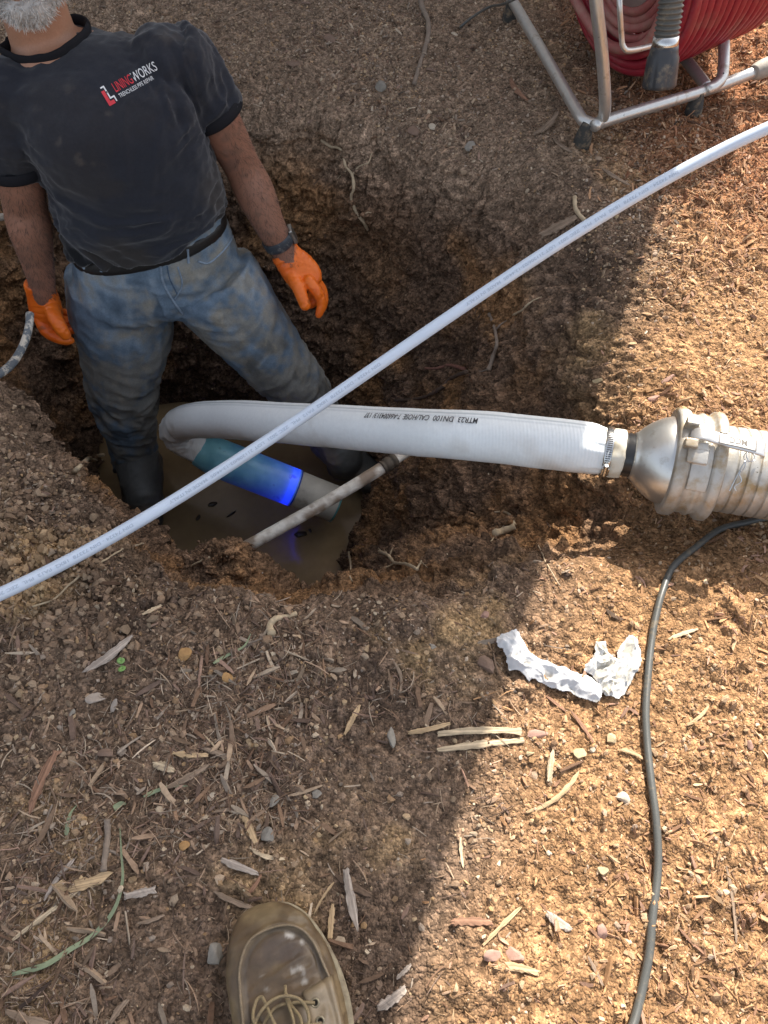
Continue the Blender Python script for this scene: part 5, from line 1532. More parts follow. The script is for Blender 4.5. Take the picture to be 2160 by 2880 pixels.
me = solid('upper', arr, .0026, 6)
V, N = get_np(me)
x, y, z = V[:, 0], V[:, 1], V[:, 2]
# the raised plug inside the moccasin seam
uy = (y + .086); lx = x - .002
rad_ = np.sqrt((lx / .043) ** 2 + (np.where(uy > 0, uy / .053, 0)) ** 2)
wid = .043 + .004 * np.clip(-uy / .05, 0, 1)
rad_ = np.where(uy > 0, rad_, np.abs(lx) / wid)
top = sstep(.3, .7, N[:, 2])
plug = sstep(1.02, .90, rad_) * top; seamv = np.exp(-((rad_ - 1.0) / .055) ** 2) * top
welt = np.exp(-((rad_ - 1.09) / .05) ** 2) * top
crease = aniso(V, (1, .15, 0), 70, 14, 801, 3, .01)
disp_ = -.0030 * plug - .0042 * seamv + .0022 * welt + .0022 * crease * sstep(-.03, -.09, y) * plug + .0016 * crease + .0012 * fbm(V, 35, 3, 802) - .004 * plug * np.exp(-(((x + .012) / .03) ** 2 + ((y + .08) / .03) ** 2))
V = V + N * disp_[:, None]
n1 = fbm(V, 14, 4, 811); n2 = fbm(V, 45, 4, 812); n3 = fbm(V, 120, 2, 813)
leather = np.array((0.105, 0.068, 0.036)); pale = np.array((0.20, 0.145, 0.075)); dk = np.array((0.035, 0.024, 0.015)); polish = np.array((0.060, 0.040, 0.030))
c = mix(leather, pale, sstep(-.1, .45, n1 + .3 * n2) * .75)
c = mix(c, polish, plug * sstep(-.2, .3, fbm(V, 22, 3, 815)) * .75)
c = mix(c, dk, seamv * .6); c = mix(c, pale * 1.1, welt * .35 * sstep(-.2, .4, n2))
c = mix(c, np.array((.5, .47, .42)), sstep(.20, .5, fbm(V, 50, 4, 816)) * plug * .7 * sstep(.2, -.2, fbm(V, 12, 3, 817)))
c = mix(c, dk, sstep(.25, .8, crease) * sstep(-.05, -.10, y) * .5)
c = c * (1 + .2 * n3 + .2 * n2)[:, None]
setcol(me, c); set_np(me, BW(V))
M_LEA = mat('worn_leather', rough=.5, spec=.5, attr=True, noise=(90, .15), bump=[(260, .35, .0008), (60, .25, .002)])
upper = part('upper', me, M_LEA, wr)
bvh_b = BVHTree.FromPolygons([v for v in map(tuple, BW(V))], [tuple(p.vertices) for p in me.polygons])
def ontop(x, y, lift=0.0):
    p = BW(np.array([x, y, .5])); h = bvh_b.ray_cast(Vector(p), Vector((0, 0, -1)))
    if h[0] is None: h = bvh_b.find_nearest(Vector(BW(np.array([x, y, .06]))))
    return np.array(h[0]) + np.array([0, 0, lift])
# stitched seam line
t = np.linspace(0, 1, 40)
U_ = [(-.049, -.125), (-.046, -.088), (-.040, -.058), (-.024, -.035), (.003, -.030), (.028, -.037), (.043, -.058), (.049, -.088), (.053, -.112)]
qq = spline(np.array(U_), 60)
tube('seam', [ontop(a, b, .0008) for a, b in qq], .0017, mat('waxed_seam', (0.20, 0.145, 0.085), rough=.5, noise=(200, .4)), upper, n=60, ns=8)
# facing flap with eyelets on each side
M_TNG = mat('tongue_leather', (0.13, 0.095, 0.06), rough=.5, noise=(60, .25), bump=[(120, .3, .001)])
def patch(nm, corners, th, m, par):
    """thin leather patch laid on the boot, corners (x,y) of a quad"""
    n = 14; A, B, C_, D_ = [np.array(q_) for q_ in corners]; V = []
    for i in range(n):
        for j in range(n):
            a, b = i / (n - 1), j / (n - 1); p = (A * (1 - a) + B * a) * (1 - b) + (D_ * (1 - a) + C_ * a) * b
            edge = min(a, b, 1 - a, 1 - b)
            V.append(ontop(p[0], p[1], th * min(1, .25 + edge * 9)))
    F = [(i * n + j, (i + 1) * n + j, (i + 1) * n + j + 1, i * n + j + 1) for i in range(n - 1) for j in range(n - 1)]
    V = np.array(V); me = mesh_np(nm, V, np.array(F))
    me = eval_mods(me, [('SOLIDIFY', dict(thickness=.0022, offset=0))]); me.name = nm
    return part(nm, me, m, par)
patch('tongue', ((-.030, -.112), (.024, -.112), (.022, -.175), (-.028, -.175)), .0035, M_TNG, wr)
patch('eyelet_flap', ((.020, -.108), (.055, -.102), (.054, -.178), (.022, -.178)), .0055, M_LEA2 if 'M_LEA2' in globals() else mat('facing_leather', (0.22, 0.165, 0.10), rough=.45, noise=(40, .3), bump=[(120, .4, .001)]), wr)
patch('eyelet_flap', ((-.055, -.118), (-.028, -.120), (-.026, -.178), (-.052, -.178)), .0055, mat('facing_leather', (0.20, 0.15, 0.09), rough=.45, noise=(40, .3), bump=[(120, .4, .001)]), wr)
M_BRASS = mat('dull_brass', (0.30, 0.26, 0.18), rough=.45, metal=.8); M_HOLE = mat('eyelet_hole', (.01, .008, .006), rough=.9)
for ex_, ey_ in ((.031, -.123), (.032, -.142), (.033, -.161), (-.036, -.132), (-.036, -.152)):
    p = ontop(ex_, ey_, .0078)
    tt_ = np.linspace(0, 2 * np.pi, 24); ring_ = p + np.c_[np.cos(tt_) * .0042, np.sin(tt_) * .0042, tt_ * 0]
    e = tube('eyelet', ring_, .0014, M_BRASS, wr, n=24, ns=8, caps=False)
    V, F = lathe(p - (0, 0, .0006), (0, 0, 1), [(0, 0.0001), (.0006, .0034)], 16, (0, 1, 0)); part('hole', mesh_np('hole', V, F), M_HOLE, e)
M_LACE = mat('waxed_lace', (0.25, 0.185, 0.095), rough=.6, noise=(300, .3), dirt=((0.16, 0.12, 0.07), 60, .5, .65), bump=[(700, .5, .001)])
def lace(pts, n=60, r=.0019): tube('lace', [ontop(a, b + .035, .0045 + c) for a, b, c in pts], r, M_LACE, wr, n=n, ns=10)
lace([(.031, -.158, .004), (.010, -.150, .006), (-.012, -.148, .008), (-.034, -.166, .004)])
lace([(.032, -.180, .004), (.0, -.172, .006), (-.036, -.190, .004)])
lace([(.010, -.185, .010), (-.018, -.172, .016), (-.034, -.153, .016), (-.030, -.136, .011), (-.022, -.132, .012), (-.018, -.145, .014), (-.012, -.165, .016), (.0, -.19, .012)], 90)
lace([(.006, -.190, .012), (.022, -.172, .018), (.018, -.150, .017), (-.002, -.139, .016), (-.022, -.144, .018), (-.038, -.162, .015), (-.040, -.185, .010)], 90)
lace([(.004, -.188, .010), (.006, -.165, .012), (.003, -.142, .008), (.004, -.130, .003)], 50)
lace([(.010, -.186, .014), (.014, -.168, .014), (.006, -.150, .010), (.003, -.136, .006)], 50)
# ------------------------------------------------------------------ crumpled paper towel
def in_poly(X, Y, poly_):
    P = np.array(poly_, float); ins = np.zeros(X.shape, bool); d = np.full(X.shape, 1e9)
    for (x0, y0), (x1, y1) in zip(P, np.roll(P, -1, 0)):
        c = ((y0 > Y) != (y1 > Y)); xi = (x1 - x0) * (Y - y0) / ((y1 - y0) if y1 != y0 else 1e-9) + x0
        ins ^= c & (X < xi)
        L2 = (x1 - x0) ** 2 + (y1 - y0) ** 2; t = np.clip(((X - x0) * (x1 - x0) + (Y - y0) * (y1 - y0)) / L2, 0, 1)
        d = np.minimum(d, np.hypot(X - x0 - t * (x1 - x0), Y - y0 - t * (y1 - y0)))
    return ins, d
def towel():
    Z5 = lambda L: [(1300 + a * .3617, 1700 + b * .3617) for a, b in L]
    strip = Z5([(245, 300), (290, 260), (410, 215), (440, 250), (470, 320), (550, 410), (600, 430), (800, 500), (930, 550), (1010, 570), (1070, 640), (1090, 700), (1040, 775), (900, 710), (700, 650), (560, 600), (520, 610), (440, 540), (350, 530), (330, 450), (300, 370), (260, 350)])
    blob = Z5([(1045, 290), (1120, 290), (1150, 370), (1200, 420), (1215, 330), (1300, 240), (1335, 245), (1365, 300), (1390, 430), (1380, 480), (1310, 620), (1220, 750), (1150, 740), (1110, 730), (1080, 690), (1040, 600), (1010, 560), (940, 520), (950, 470), (1010, 430), (1020, 350)])
    out = []; cols = []
    for kind, poly_, st in ((0, strip, 2.0), (1, blob, 1.7)):
        P = np.array(poly_); x0, y0 = P.min(0) - 4; x1, y1 = P.max(0) + 4
        gx = np.arange(x0, x1, st); gy = np.arange(y0, y1, st); X, Y = np.meshgrid(gx, gy); m = len(gx); n = len(gy)
        Q = np.c_[X.ravel(), Y.ravel(), np.zeros(X.size)]
        Xw = X + 4 * fbm(Q, .03, 2, 1).reshape(X.shape); Yw = Y + 4 * fbm(Q, .03, 2, 2).reshape(X.shape)
        ins, d = in_poly(Xw, Yw, poly_)
        W = np.array([UZ(a, b, 0.0) for a, b in Q[:, :2]])
        dd = d.ravel() / 40
        def ridge(fr, sd, dirx, k):
            fr = fr * .8
            D = np.array([math.cos(dirx), math.sin(dirx), 0]); al = (Q @ D)[:, None] * D; G = (Q - al) * fr + al * fr * k + 1.2 * fbm(Q, .02, 2, sd + 5)[:, None]
            v = vnoise(G, sd); return 1 - 2 * np.abs(v)
        a0 = .45 if kind == 0 else 2.0
        f1 = ridge(.045, 11 + kind, a0, .25); f2 = ridge(.10, 21 + kind, a0 + .5, .35); f3 = ridge(.21, 31 + kind, a0 - .4, .5)
        f4 = fbm(Q, .035, 2, 41 + kind)
        h = .0035 + (.0050 + .001 * kind) * f1 + .0014 * f2 + .0004 * f3 + .005 * np.clip(f4 + .3, 0, 1)
        h = np.clip(h, .0006, None) * (.25 + .75 * sstep(0, .45, dd)) + .0045 - kind * .001
        V = W.copy(); V[:, 2] = ground_z(W[:, 0], W[:, 1]) + .004 + h
        V[:, 0] += .0004 * f3 + .002 * fbm(Q, .06, 2, 51); V[:, 1] += .0006 * f2 + .002 * fbm(Q, .06, 2, 52)
        i_ = np.arange(n - 1)[:, None] * m; j_ = np.arange(m - 1)[None, :]
        F = np.stack([i_ + j_, i_ + m + j_, i_ + m + j_ + 1, i_ + j_ + 1], -1).reshape(-1, 4)
        F = F[np.all(ins.ravel()[F], axis=1)]
        used = np.unique(F); mp = np.full(len(V), -1); mp[used] = np.arange(len(used))
        g = fbm(Q, .08, 5, 61, gain=.7) + .25 * (-f2) + .25 * (-f3) + .3 * fbm(Q, .02, 2, 62)
        c = mix(np.array((.56, .56, .565)), np.array((.27, .245, .19)), sstep(.10 if kind == 0 else -.10, .6 if kind == 0 else .45, g) * (.75 if kind == 0 else .85))
        c = mix(c, np.array((.20, .185, .15)), np.clip(sstep(-.10, -.75, f1) * .75 + sstep(-.2, -.8, f2) * .55, 0, .85))
        if kind: c = mix(c, np.array((.50, .47, .39)), np.full(len(c), .25))
        out.append((V[used], [mp[F]])); cols.append(c[used])
    V, F = merge(out)
    me = mesh_np('paper_towel', V, F, np.clip(np.vstack(cols), 0, .82))
    me = eval_mods(me, [('SOLIDIFY', dict(thickness=.0006, offset=-1))]); me.name = 'paper_towel'
    o = link('paper_towel', me, mat('paper', rough=.9, spec=.15, attr=True, bump=[(260, .4, .0010)]))
    tag(o, 'crumpled muddy white paper towel lying in a curve on the sunny ground', 'paper towel')
towel()

# ------------------------------------------------------------------ roots and twigs
def rootmat(nm, c): return mat(nm, c, rough=.85, noise=(90, .3), bump=[(160, .5, .0015)])
M_RP = rootmat('pale_root', (0.44, 0.34, 0.22)); M_RG = rootmat('grey_twig', (0.22, 0.17, 0.13)); M_RDK = rootmat('dark_root', (0.10, 0.065, 0.045)); M_RRD = rootmat('reddish_root', (0.22, 0.10, 0.07))
def root(name, label, cat, runs, m, lift=.5, group=None):
    """runs: list of (points px,py ; radius px start ; radius px end)"""
    arr = []
    for pts, r0, r1 in runs:
        P = []
        for k_, (a, b) in enumerate(pts):
            p, n = gp(a, b, 0, True); t_ = (p[1] * cp - (p[2] - CAM_H) * sp)
            rr_ = .85 * (r0 + (r1 - r0) * k_ / max(1, len(pts) - 1)) * t_ / 2160
            P.append([*(p + n * rr_ * (lift * 1.6)), rr_])
        q = spline(np.array(P), 10 * len(P))
        V, F = tube_arrays(q[:, :3], q[:, 3] * (1 + .25 * fbm(q[:, :3], 130, 2, 77)), 9, (0, 0, 1), True)
        arr.append((V + .0012 * np.stack([fbm(V, 70, 2, s_) for s_ in (5, 6, 7)], 1), F))
    V, F = merge(arr)
    me = mesh_np(name, V, F)
    o = link(name, me, m); tag(o, label, cat, group)
    # origin on the object
    c = Vector(V.mean(0)); me.transform(Matrix.Translation(-c)); o.location = c
root('root', 'pale forked root hanging down the back wall right of the orange glove', 'root',
     [([(905, 395), (935, 412), (962, 422), (974, 466), (992, 492), (996, 530), (988, 560), (1004, 596), (1024, 622), (1036, 645)], 4.5, 5.5), ([(992, 492), (1010, 468), (1035, 458), (1046, 430)], 3, 1.5), ([(1020, 618), (1030, 600), (1044, 598)], 3.5, 1.5), ([(975, 480), (958, 492), (950, 503)], 2, 1)], M_RP)
root('root', 'grey stick-like root lying near the top centre of the picture', 'root', [([(1176, -20), (1186, 20), (1206, 66), (1202, 120), (1186, 180), (1166, 240)], 9, 7)], M_RG)
root('root', 'upright grey-brown root on the right wall of the pit above the fat hose', 'root', [([(1378, 885), (1392, 925), (1396, 965), (1386, 1005), (1376, 1046)], 5, 7), ([(1394, 930), (1408, 912), (1424, 904)], 3.5, 2), ([(1376, 1040), (1352, 1046), (1336, 1042)], 3, 1.5)], M_RG)
root('root', 'short thin pale root just below the white tube on the right wall', 'root', [([(1444, 888), (1470, 870), (1498, 848), (1524, 836)], 4, 2.5)], M_RP)
root('root', 'long dark root snaking along the wall just above the fat white hose', 'root', [([(1080, 1120), (1130, 1124), (1190, 1116), (1240, 1096), (1270, 1066), (1316, 1048)], 4, 7), ([(1200, 1126), (1225, 1100), (1252, 1090)], 3, 4)], M_RDK)
root('root', 'reddish arched root above the dark snaking root on the pit wall', 'root', [([(1196, 1036), (1230, 1036), (1265, 1028), (1310, 1040)], 4, 6)], M_RRD)
root('root', 'thick pale cut root stub beside the sunlit gully below the fat hose', 'root', [([(1386, 1506), (1412, 1500), (1450, 1482)], 14, 10), ([(1450, 1476), (1440, 1450), (1420, 1440), (1392, 1436)], 4, 3), ([(1380, 1524), (1410, 1490), (1428, 1462)], 2, 2)], M_RP, .7)
root('root', 'curled pale root poking out of the near bank under the pit edge', 'root', [([(758, 1792), (762, 1766), (778, 1748), (800, 1744), (830, 1732)], 13, 8)], M_RP, .8)
root('root', 'long hair-thin pale root trailing below the white tube at lower left', 'root', [([(90, 1706), (150, 1688), (190, 1652), (235, 1612), (300, 1572), (345, 1546), (404, 1530)], 3.4, 2.8)], M_RP)
root('root', 'short forked pale root on the left wall next to the rubber boot', 'root', [([(206, 1336), (222, 1308), (248, 1290), (288, 1282)], 9, 5), ([(250, 1290), (286, 1296)], 4, 3)], M_RP, .7)
root('root', 'frayed clump of pale rootlets on the near rim of the pit', 'root',
     [([(1070, 1556), (1092, 1566), (1112, 1584), (1140, 1592), (1172, 1606)], 6, 5), ([(1092, 1566), (1082, 1546)], 3, 1.2), ([(1096, 1568), (1106, 1540)], 3, 1.2), ([(1112, 1584), (1088, 1596), (1070, 1598)], 3, 1.5), ([(1172, 1604), (1186, 1580), (1188, 1568)], 4, 1.5), ([(1186, 1582), (1204, 1596)], 2, 1.2), ([(1096, 1560), (1080, 1556), (1064, 1540)], 2, 1)], M_RP, .8)
root('root', 'thin upright pale rootlet below the water on the near wall', 'root', [([(980, 1556), (988, 1590), (986, 1620), (992, 1640)], 4, 2.5)], M_RP)
root('twig', 'thin curved brown twig on the near ground left of centre', 'twig', [([(620, 1985), (618, 1930), (640, 1870), (690, 1820), (740, 1796), (786, 1790)], 3.5, 2.5)], M_RG)
root('twig', 'fine straw standing out on the sunlit mound beside the coupling shadow', 'twig', [([(1513, 1530), (1540, 1590), (1576, 1650)], 2.2, 2)], M_RP)
root('twig', 'small curved pale twig beside the white tube at upper right', 'twig', [([(1616, 556), (1620, 590), (1646, 622)], 7, 7)], M_RP)
root('twig', 'thick grey forked stick left of the boot toe', 'twig', [([(304, 2306), (306, 2350), (298, 2395), (294, 2448)], 10, 11), ([(298, 2395), (330, 2402), (350, 2422)], 6, 3), ([(298, 2395), (250, 2420), (222, 2440)], 5, 3)], M_RG, .7)
root('twig', 'looping thin stem on the ground at the far lower left', 'twig', [([(150, 2262), (134, 2310), (142, 2370), (168, 2400), (235, 2408)], 4, 3)], M_RG)
root('twig', 'kinked pale straw running down towards the boot from mid left', 'twig', [([(572, 2064), (606, 2104), (640, 2150), (690, 2200)], 3.5, 2.5)], M_RP)
root('twig', 'pale straight straw low in the pit wall left of the conduit', 'twig', [([(540, 1592), (566, 1578), (590, 1566)], 3, 4)], M_RP)

# ------------------------------------------------------------------ single wood chips that stand out
TAN_ = (.44, .31, .18); GB = (.24, .175, .125); RB_ = (.25, .14, .09); PL_ = (.50, .39, .26); DKB = (.12, .08, .055); LG = (.36, .30, .25)
def split_mat(i, c): return mat('split_wood', c, rough=.85, noise=(60, .25), bump=[(260, .5, .001)])
_mc = {}
def woodmat(c):
    if c not in _mc:
        def grain_(nt, b, tc):
            N = nt.nodes; L = nt.links; w = N.new('ShaderNodeTexNoise'); mp = N.new('ShaderNodeMapping'); mp.inputs['Scale'].default_value = (12, 500, 300)
            L.new(tc.outputs['Object'], mp.inputs['Vector']); L.new(mp.outputs[0], w.inputs['Vector']); w.inputs['Scale'].default_value = 1; w.inputs['Detail'].default_value = 3
            old = b.inputs['Base Color'].links[0].from_socket
            mr = N.new('ShaderNodeMapRange'); mr.inputs['From Min'].default_value = .3; mr.inputs['From Max'].default_value = .7; mr.inputs['To Min'].default_value = .55; mr.inputs['To Max'].default_value = 1.3
            L.new(w.outputs['Fac'], mr.inputs['Value']); vm = N.new('ShaderNodeVectorMath'); vm.operation = 'SCALE'; L.new(old, vm.inputs[0]); L.new(mr.outputs[0], vm.inputs['Scale'])
            L.new(vm.outputs[0], b.inputs['Base Color'])
            bp = N.new('ShaderNodeBump'); bp.inputs['Strength'].default_value = .6; bp.inputs['Distance'].default_value = .001; L.new(w.outputs['Fac'], bp.inputs['Height'])
            L.new(b.inputs['Normal'].links[0].from_socket, bp.inputs['Normal']); L.new(bp.outputs[0], b.inputs['Normal'])
        _mc[c] = mat('split_wood', c, rough=.85, spec=.2, noise=(70, .2), bump=[(300, .3, .0008)], extra=grain_)
    return _mc[c]
g5 = np.random.default_rng(77)
def chip(x0, y0, x1, y1, w, c, label, ends=(.35, .2), th=.35, grp='single wood chips on the ground'):
    A, nA = gp(x0, y0, 0, True); B, nB = gp(x1, y1, 0, True)
    M, nM = gp((x0 + x1) / 2, (y0 + y1) / 2, 0, True)
    n = nA + nB + nM + np.array([0, 0, 1.5]); n /= np.linalg.norm(n)
    t_ = M[1] * cp - (M[2] - CAM_H) * sp; W = w * t_ / 2160 * .5
    L_ = B - A; LL = np.linalg.norm(L_); X_ = L_ / LL; n = n - X_ * n.dot(X_); n /= np.linalg.norm(n); Yv = np.cross(n, X_)
    c0 = (A + B) / 2 + n * (max(0, (M - (A + B) / 2).dot(n)) + W * th * .9 + .0015)
    k = 14; q = np.linspace(-1, 1, k)
    prof = np.interp(q, [-1, -.8, -.4, .3, .8, 1], [ends[0], .8, 1, 1, .75, ends[1]]) * (1 + .22 * g5.normal(size=k) * .6)
    bend_ = g5.normal() * .05 * LL
    ns = 10; a = np.linspace(0, 2 * np.pi, ns, endpoint=False)
    V = []
    for i, s in enumerate(q):
        cen_ = X_ * s * LL / 2 + Yv * (bend_ * (1 - s * s) + g5.normal() * W * .08)
        ca_, sa_ = np.cos(a), np.sin(a)
        cs_ = np.sign(ca_) * np.abs(ca_) ** .6; ss_ = np.sign(sa_) * np.abs(sa_) ** .6
        V.append(np.stack([np.full(ns, s * LL / 2) + (g5.uniform(-1, 1, ns) * W * .5 if i in (0, k - 1) else 0), (bend_ * (1 - s * s)) + cs_ * W * prof[i] * (1 + .1 * g5.normal(size=ns)), ss_ * W * th * min(1, prof[i] + .2) * (1 + .15 * g5.normal(size=ns))], 1))
    V = np.vstack(V + [[[-LL / 2, 0, 0]], [[LL / 2, 0, 0]]])
    i = np.arange(k - 1)[:, None] * ns; j = np.arange(ns)[None, :]; j2 = (j + 1) % ns
    F = np.stack([i + j, i + ns + j, i + ns + j2, i + j2], -1).reshape(-1, 4)
    jj = np.arange(ns); jn = (jj + 1) % ns
    T_ = np.concatenate([np.stack([np.full(ns, k * ns), jj, jn], 1), np.stack([np.full(ns, k * ns + 1), (k - 1) * ns + jn, (k - 1) * ns + jj], 1)])
    me = mesh_np('wood_chip', V, [F, T_], smooth=False)
    o = link('wood_chip', me, woodmat(c))
    o.matrix_world = Matrix(((X_[0], Yv[0], n[0], c0[0]), (X_[1], Yv[1], n[1], c0[1]), (X_[2], Yv[2], n[2], c0[2]), (0, 0, 0, 1)))
    tag(o, label, 'wood chip', grp)
chips = [
 (156, 2491, 316, 2457, 32, TAN_, 'big leaf-shaped tan wood chip with pointed ends at lower left', (.15, .1)),
 (34, 2647, 229, 2500, 15, PL_, 'long pale straight splinter at the far lower left', (.3, .3)),
 (89, 2289, 165, 2115, 24, RB_, 'long reddish bark strip tapering down the left side', (.15, .8)),
 (472, 2221, 591, 2154, 19, GB, 'brown wedge-shaped chip in the middle of the left half', (.5, .2)),
 (486, 2124, 584, 2130, 15, TAN_, 'flat tan chip above the brown wedge-shaped chip', (.7, .6)),
 (433, 2150, 490, 2168, 21, PL_, 'small oval pale chip left of the flat tan chip', (.5, .5)),
 (570, 2106, 660, 2143, 14, GB, 'grey-brown chip right of the flat tan chip', (.4, .3)),
 (596, 2287, 733, 2287, 10, GB, 'thin level grey-brown splinter above the pale grey stone', (.3, .4)),
 (685, 2296, 719, 2374, 19, TAN_, 'tan upright chip touching the pale grey stone on its left', (.7, .6)),
 (623, 2418, 728, 2459, 19, LG, 'weathered chip lying below the pale grey stone', (.5, .4)),
 (705, 2386, 800, 2416, 13, PL_, 'pale narrow chip just under the pale grey stone', (.6, .5)),
 (605, 2509, 715, 2555, 15, GB, 'split brown chip right above the boot toe', (.3, .3)),
 (357, 2518, 440, 2500, 22, LG, 'broad pale chip with square ends left of the boot toe', (.8, .8)),
 (128, 2532, 211, 2418, 14, LG, 'grey slanting splinter beside the leaf-shaped tan chip', (.4, .3)),
 (28, 2850, 147, 2885, 22, GB, 'thick brown chip in the bottom left corner', (.4, .6)),
 (311, 2880, 362, 2812, 16, GB, 'short brown chip at the bottom edge left of the boot', (.4, .4)),
 (394, 2601, 467, 2578, 12, GB, 'small brown chip halfway between boot and left edge', (.5, .5)),
 (241, 1894, 376, 1793, 24, LG, 'long ragged grey bark piece next to the green seedling', (.1, .3)),
 (400, 1730, 453, 1704, 11, PL_, 'small pale chip on the crumbly bank below the white tube', (.5, .6)),
 (1150, 2062, 1265, 2036, 15, TAN_, 'short upper stick of the bundle left of the shade edge', (.5, .6)),
 (1232, 2065, 1464, 2058, 20, PL_, 'long upper pale stick of the pair crossing the shade edge', (.7, .9)),
 (1232, 2110, 1470, 2082, 19, PL_, 'long lower pale stick of the pair crossing the shade edge', (.4, .9)),
 (969, 2066, 1010, 1985, 15, TAN_, 'tan chip standing slanted left of the oval grey stone', (.4, .5)),
 (1105, 1862, 1122, 1950, 10, GB, 'thin brown splinter between the pit edge and the oval grey stone', (.4, .3)),
 (1480, 2285, 1628, 2168, 14, TAN_, 'long fibrous tan strip in the sun below the paper towel', (.5, .2)),
 (1545, 2200, 1556, 2110, 16, PL_, 'upright two-toned chip below the stick pair in the sun', (.8, .2)),
 (1605, 2005, 1668, 2092, 11, RB_, 'red-brown splinter right below the paper towel', (.4, .4)),
 (1536, 1960, 1590, 2002, 10, RB_, 'small red-brown splinter touching the underside of the paper towel', (.4, .4)),
 (1704, 1716, 1752, 1744, 13, DKB, 'dark chip between the paper towel and the cable', (.5, .3)),
 (2040, 2437, 2068, 2652, 10, GB, 'long dark thin stick near the right edge at the bottom', (.4, .3)),
 (1535, 2569, 1603, 2614, 26, LG, 'broad pale chip with a dark shadow left of the cable', (.4, .3)),
 (1358, 2658, 1464, 2552, 12, TAN_, 'straight slanting tan splinter right of the boot in the sun', (.5, .5)),
 (1268, 2598, 1382, 2598, 22, RB_, 'flat red-brown chip just inside the sunlit area by the boot', (.6, .6)),
 (1390, 2722, 1512, 2738, 22, TAN_, 'wide orange-tan chip under the two pink stones', (.3, .6)),
 (1650, 2690, 1692, 2772, 10, GB, 'thin brown splinter left of the cable near the bottom', (.3, .4)),
 (1908, 2610, 1986, 2688, 9, RB_, 'thin slanting splinter right of the cable near the bottom', (.4, .3)),
 (1294, 2356, 1302, 2440, 9, PL_, 'pale upright splinter on the shade edge', (.5, .4)),
 (977, 2450, 1009, 2618, 22, LG, 'long grey board-like chip above and right of the boot', (.9, .2)),
 (944, 2464, 1044, 2522, 19, DKB, 'dark flat chip crossing under the grey board-like chip', (.5, .5)),
 (883, 2571, 939, 2482, 7, TAN_, 'thin straw-like splinter beside the boot toe on the right', (.3, .4)),
 (936, 2545, 928, 2640, 17, TAN_, 'frayed fibrous tan tuft right beside the boot', (.5, .9)),
 (691, 2520, 733, 2462, 12, RB_, 'short reddish chip touching the boot toe', (.5, .5)),
 (1062, 2834, 1138, 2780, 27, LG, 'broad pale split chip right of the boot laces', (.6, .6)),
 (1118, 2752, 1156, 2714, 13, LG, 'small pale chip at the shade edge right of the boot', (.5, .4)),
 (1500, 385, 1566, 325, 17, GB, 'wide brown chip below the left rail of the reel', (.3, .6)),
 (1435, 228, 1483, 292, 15, RB_, 'red-brown chip left of the reel frame', (.3, .3)),
 (1556, 394, 1608, 432, 13, GB, 'brown chip left of the front rubber foot of the reel', (.4, .3)),
 (1523, 664, 1622, 612, 24, GB, 'flat square-ended brown chip below the white tube', (.9, .4)),
 (1692, 480, 1768, 526, 13, GB, 'narrow brown chip above the white tube near the reel foot', (.3, .4)),
 (1930, 2040, 1990, 1985, 10, TAN_, 'small tan chip right of the cable at mid height', (.4, .4)),
 (1880, 1800, 1960, 1772, 12, PL_, 'pale chip right of the cable level with the paper towel', (.5, .5)),
 (1740, 2112, 1802, 2136, 13, TAN_, 'tan chip left of the cable below the round pale stone', (.5, .6)),
 (620, 62, 706, 24, 10, GB, 'thin brown splinter right of the black sleeve at the top', (.3, .4)),
]
for x0, y0, x1, y1, w, c, lb_, en in chips: chip(x0, y0, x1, y1, w, c, lb_, en)

# ------------------------------------------------------------------ single stones
def ico2():
    bm = bmesh.new(); bmesh.ops.create_icosphere(bm, subdivisions=3, radius=1.0)
    V = np.array([v.co[:] for v in bm.verts]); F = np.array([[v.index for v in f.verts] for f in bm.faces]); bm.free(); return V, F
IV, IF = ico2()
_sm = {}
def stone(px, py, rx, ry, ang, c, label, flat=.55, seed=0, name='stone'):
    p, n = gp(px, py, 0, True); t_ = p[1] * cp - (p[2] - CAM_H) * sp; k = t_ / 2160
    V = IV.copy()
    g = np.random.default_rng(1000 + seed)
    for _ in range(9):                                            # cut facets
        d = g.normal(size=3); d /= np.linalg.norm(d); h = g.uniform(.45, .82); s_ = V @ d; V = V - np.outer(np.clip(s_ - h, 0, None), d) * 1.0
    V = V * (1 + .06 * fbm(IV, 3, 3, seed + 40))[:, None]
    a = math.radians(ang); ry_ = ry
    X_ = np.array([math.cos(a), -math.sin(a) * -1, 0.]); X_ = np.array([math.cos(a), math.sin(a), 0.]); X_ -= n * X_.dot(n); X_ /= np.linalg.norm(X_); Yv = np.cross(n, X_)
    rz = min(rx, ry) * flat
    V = V * np.array([rx * k, ry * k, rz * k])
    V = V + .0006 * np.stack([fbm(V, 180, 2, s_) for s_ in (1, 2, 3)], 1)
    me = mesh_np(name, V, IF, smooth=True)
    try: me.set_sharp_from_angle(angle=R(28))
    except Exception: pass
    if c not in _sm: _sm[c] = mat('stone_surface', c, rough=.9, spec=.2, noise=(130, .22), bump=[(260, .5, .001), (60, .3, .002)])
    o = link(name, me, _sm[c]); c0 = p + n * rz * k * .45
    o.matrix_world = Matrix(((X_[0], Yv[0], n[0], c0[0]), (X_[1], Yv[1], n[1], c0[1]), (X_[2], Yv[2], n[2], c0[2]), (0, 0, 0, 1)))
    tag(o, label, 'clod' if name == 'soil_clod' else 'stone', 'single stones on the ground' if name == 'stone' else 'soil clods on the near bank')
ST = (.42, .33, .20); SG = (.25, .225, .19); SP = (.34, .21, .165); SB = (.20, .135, .10); SW = (.50, .42, .32); SO = (.36, .21, .09)
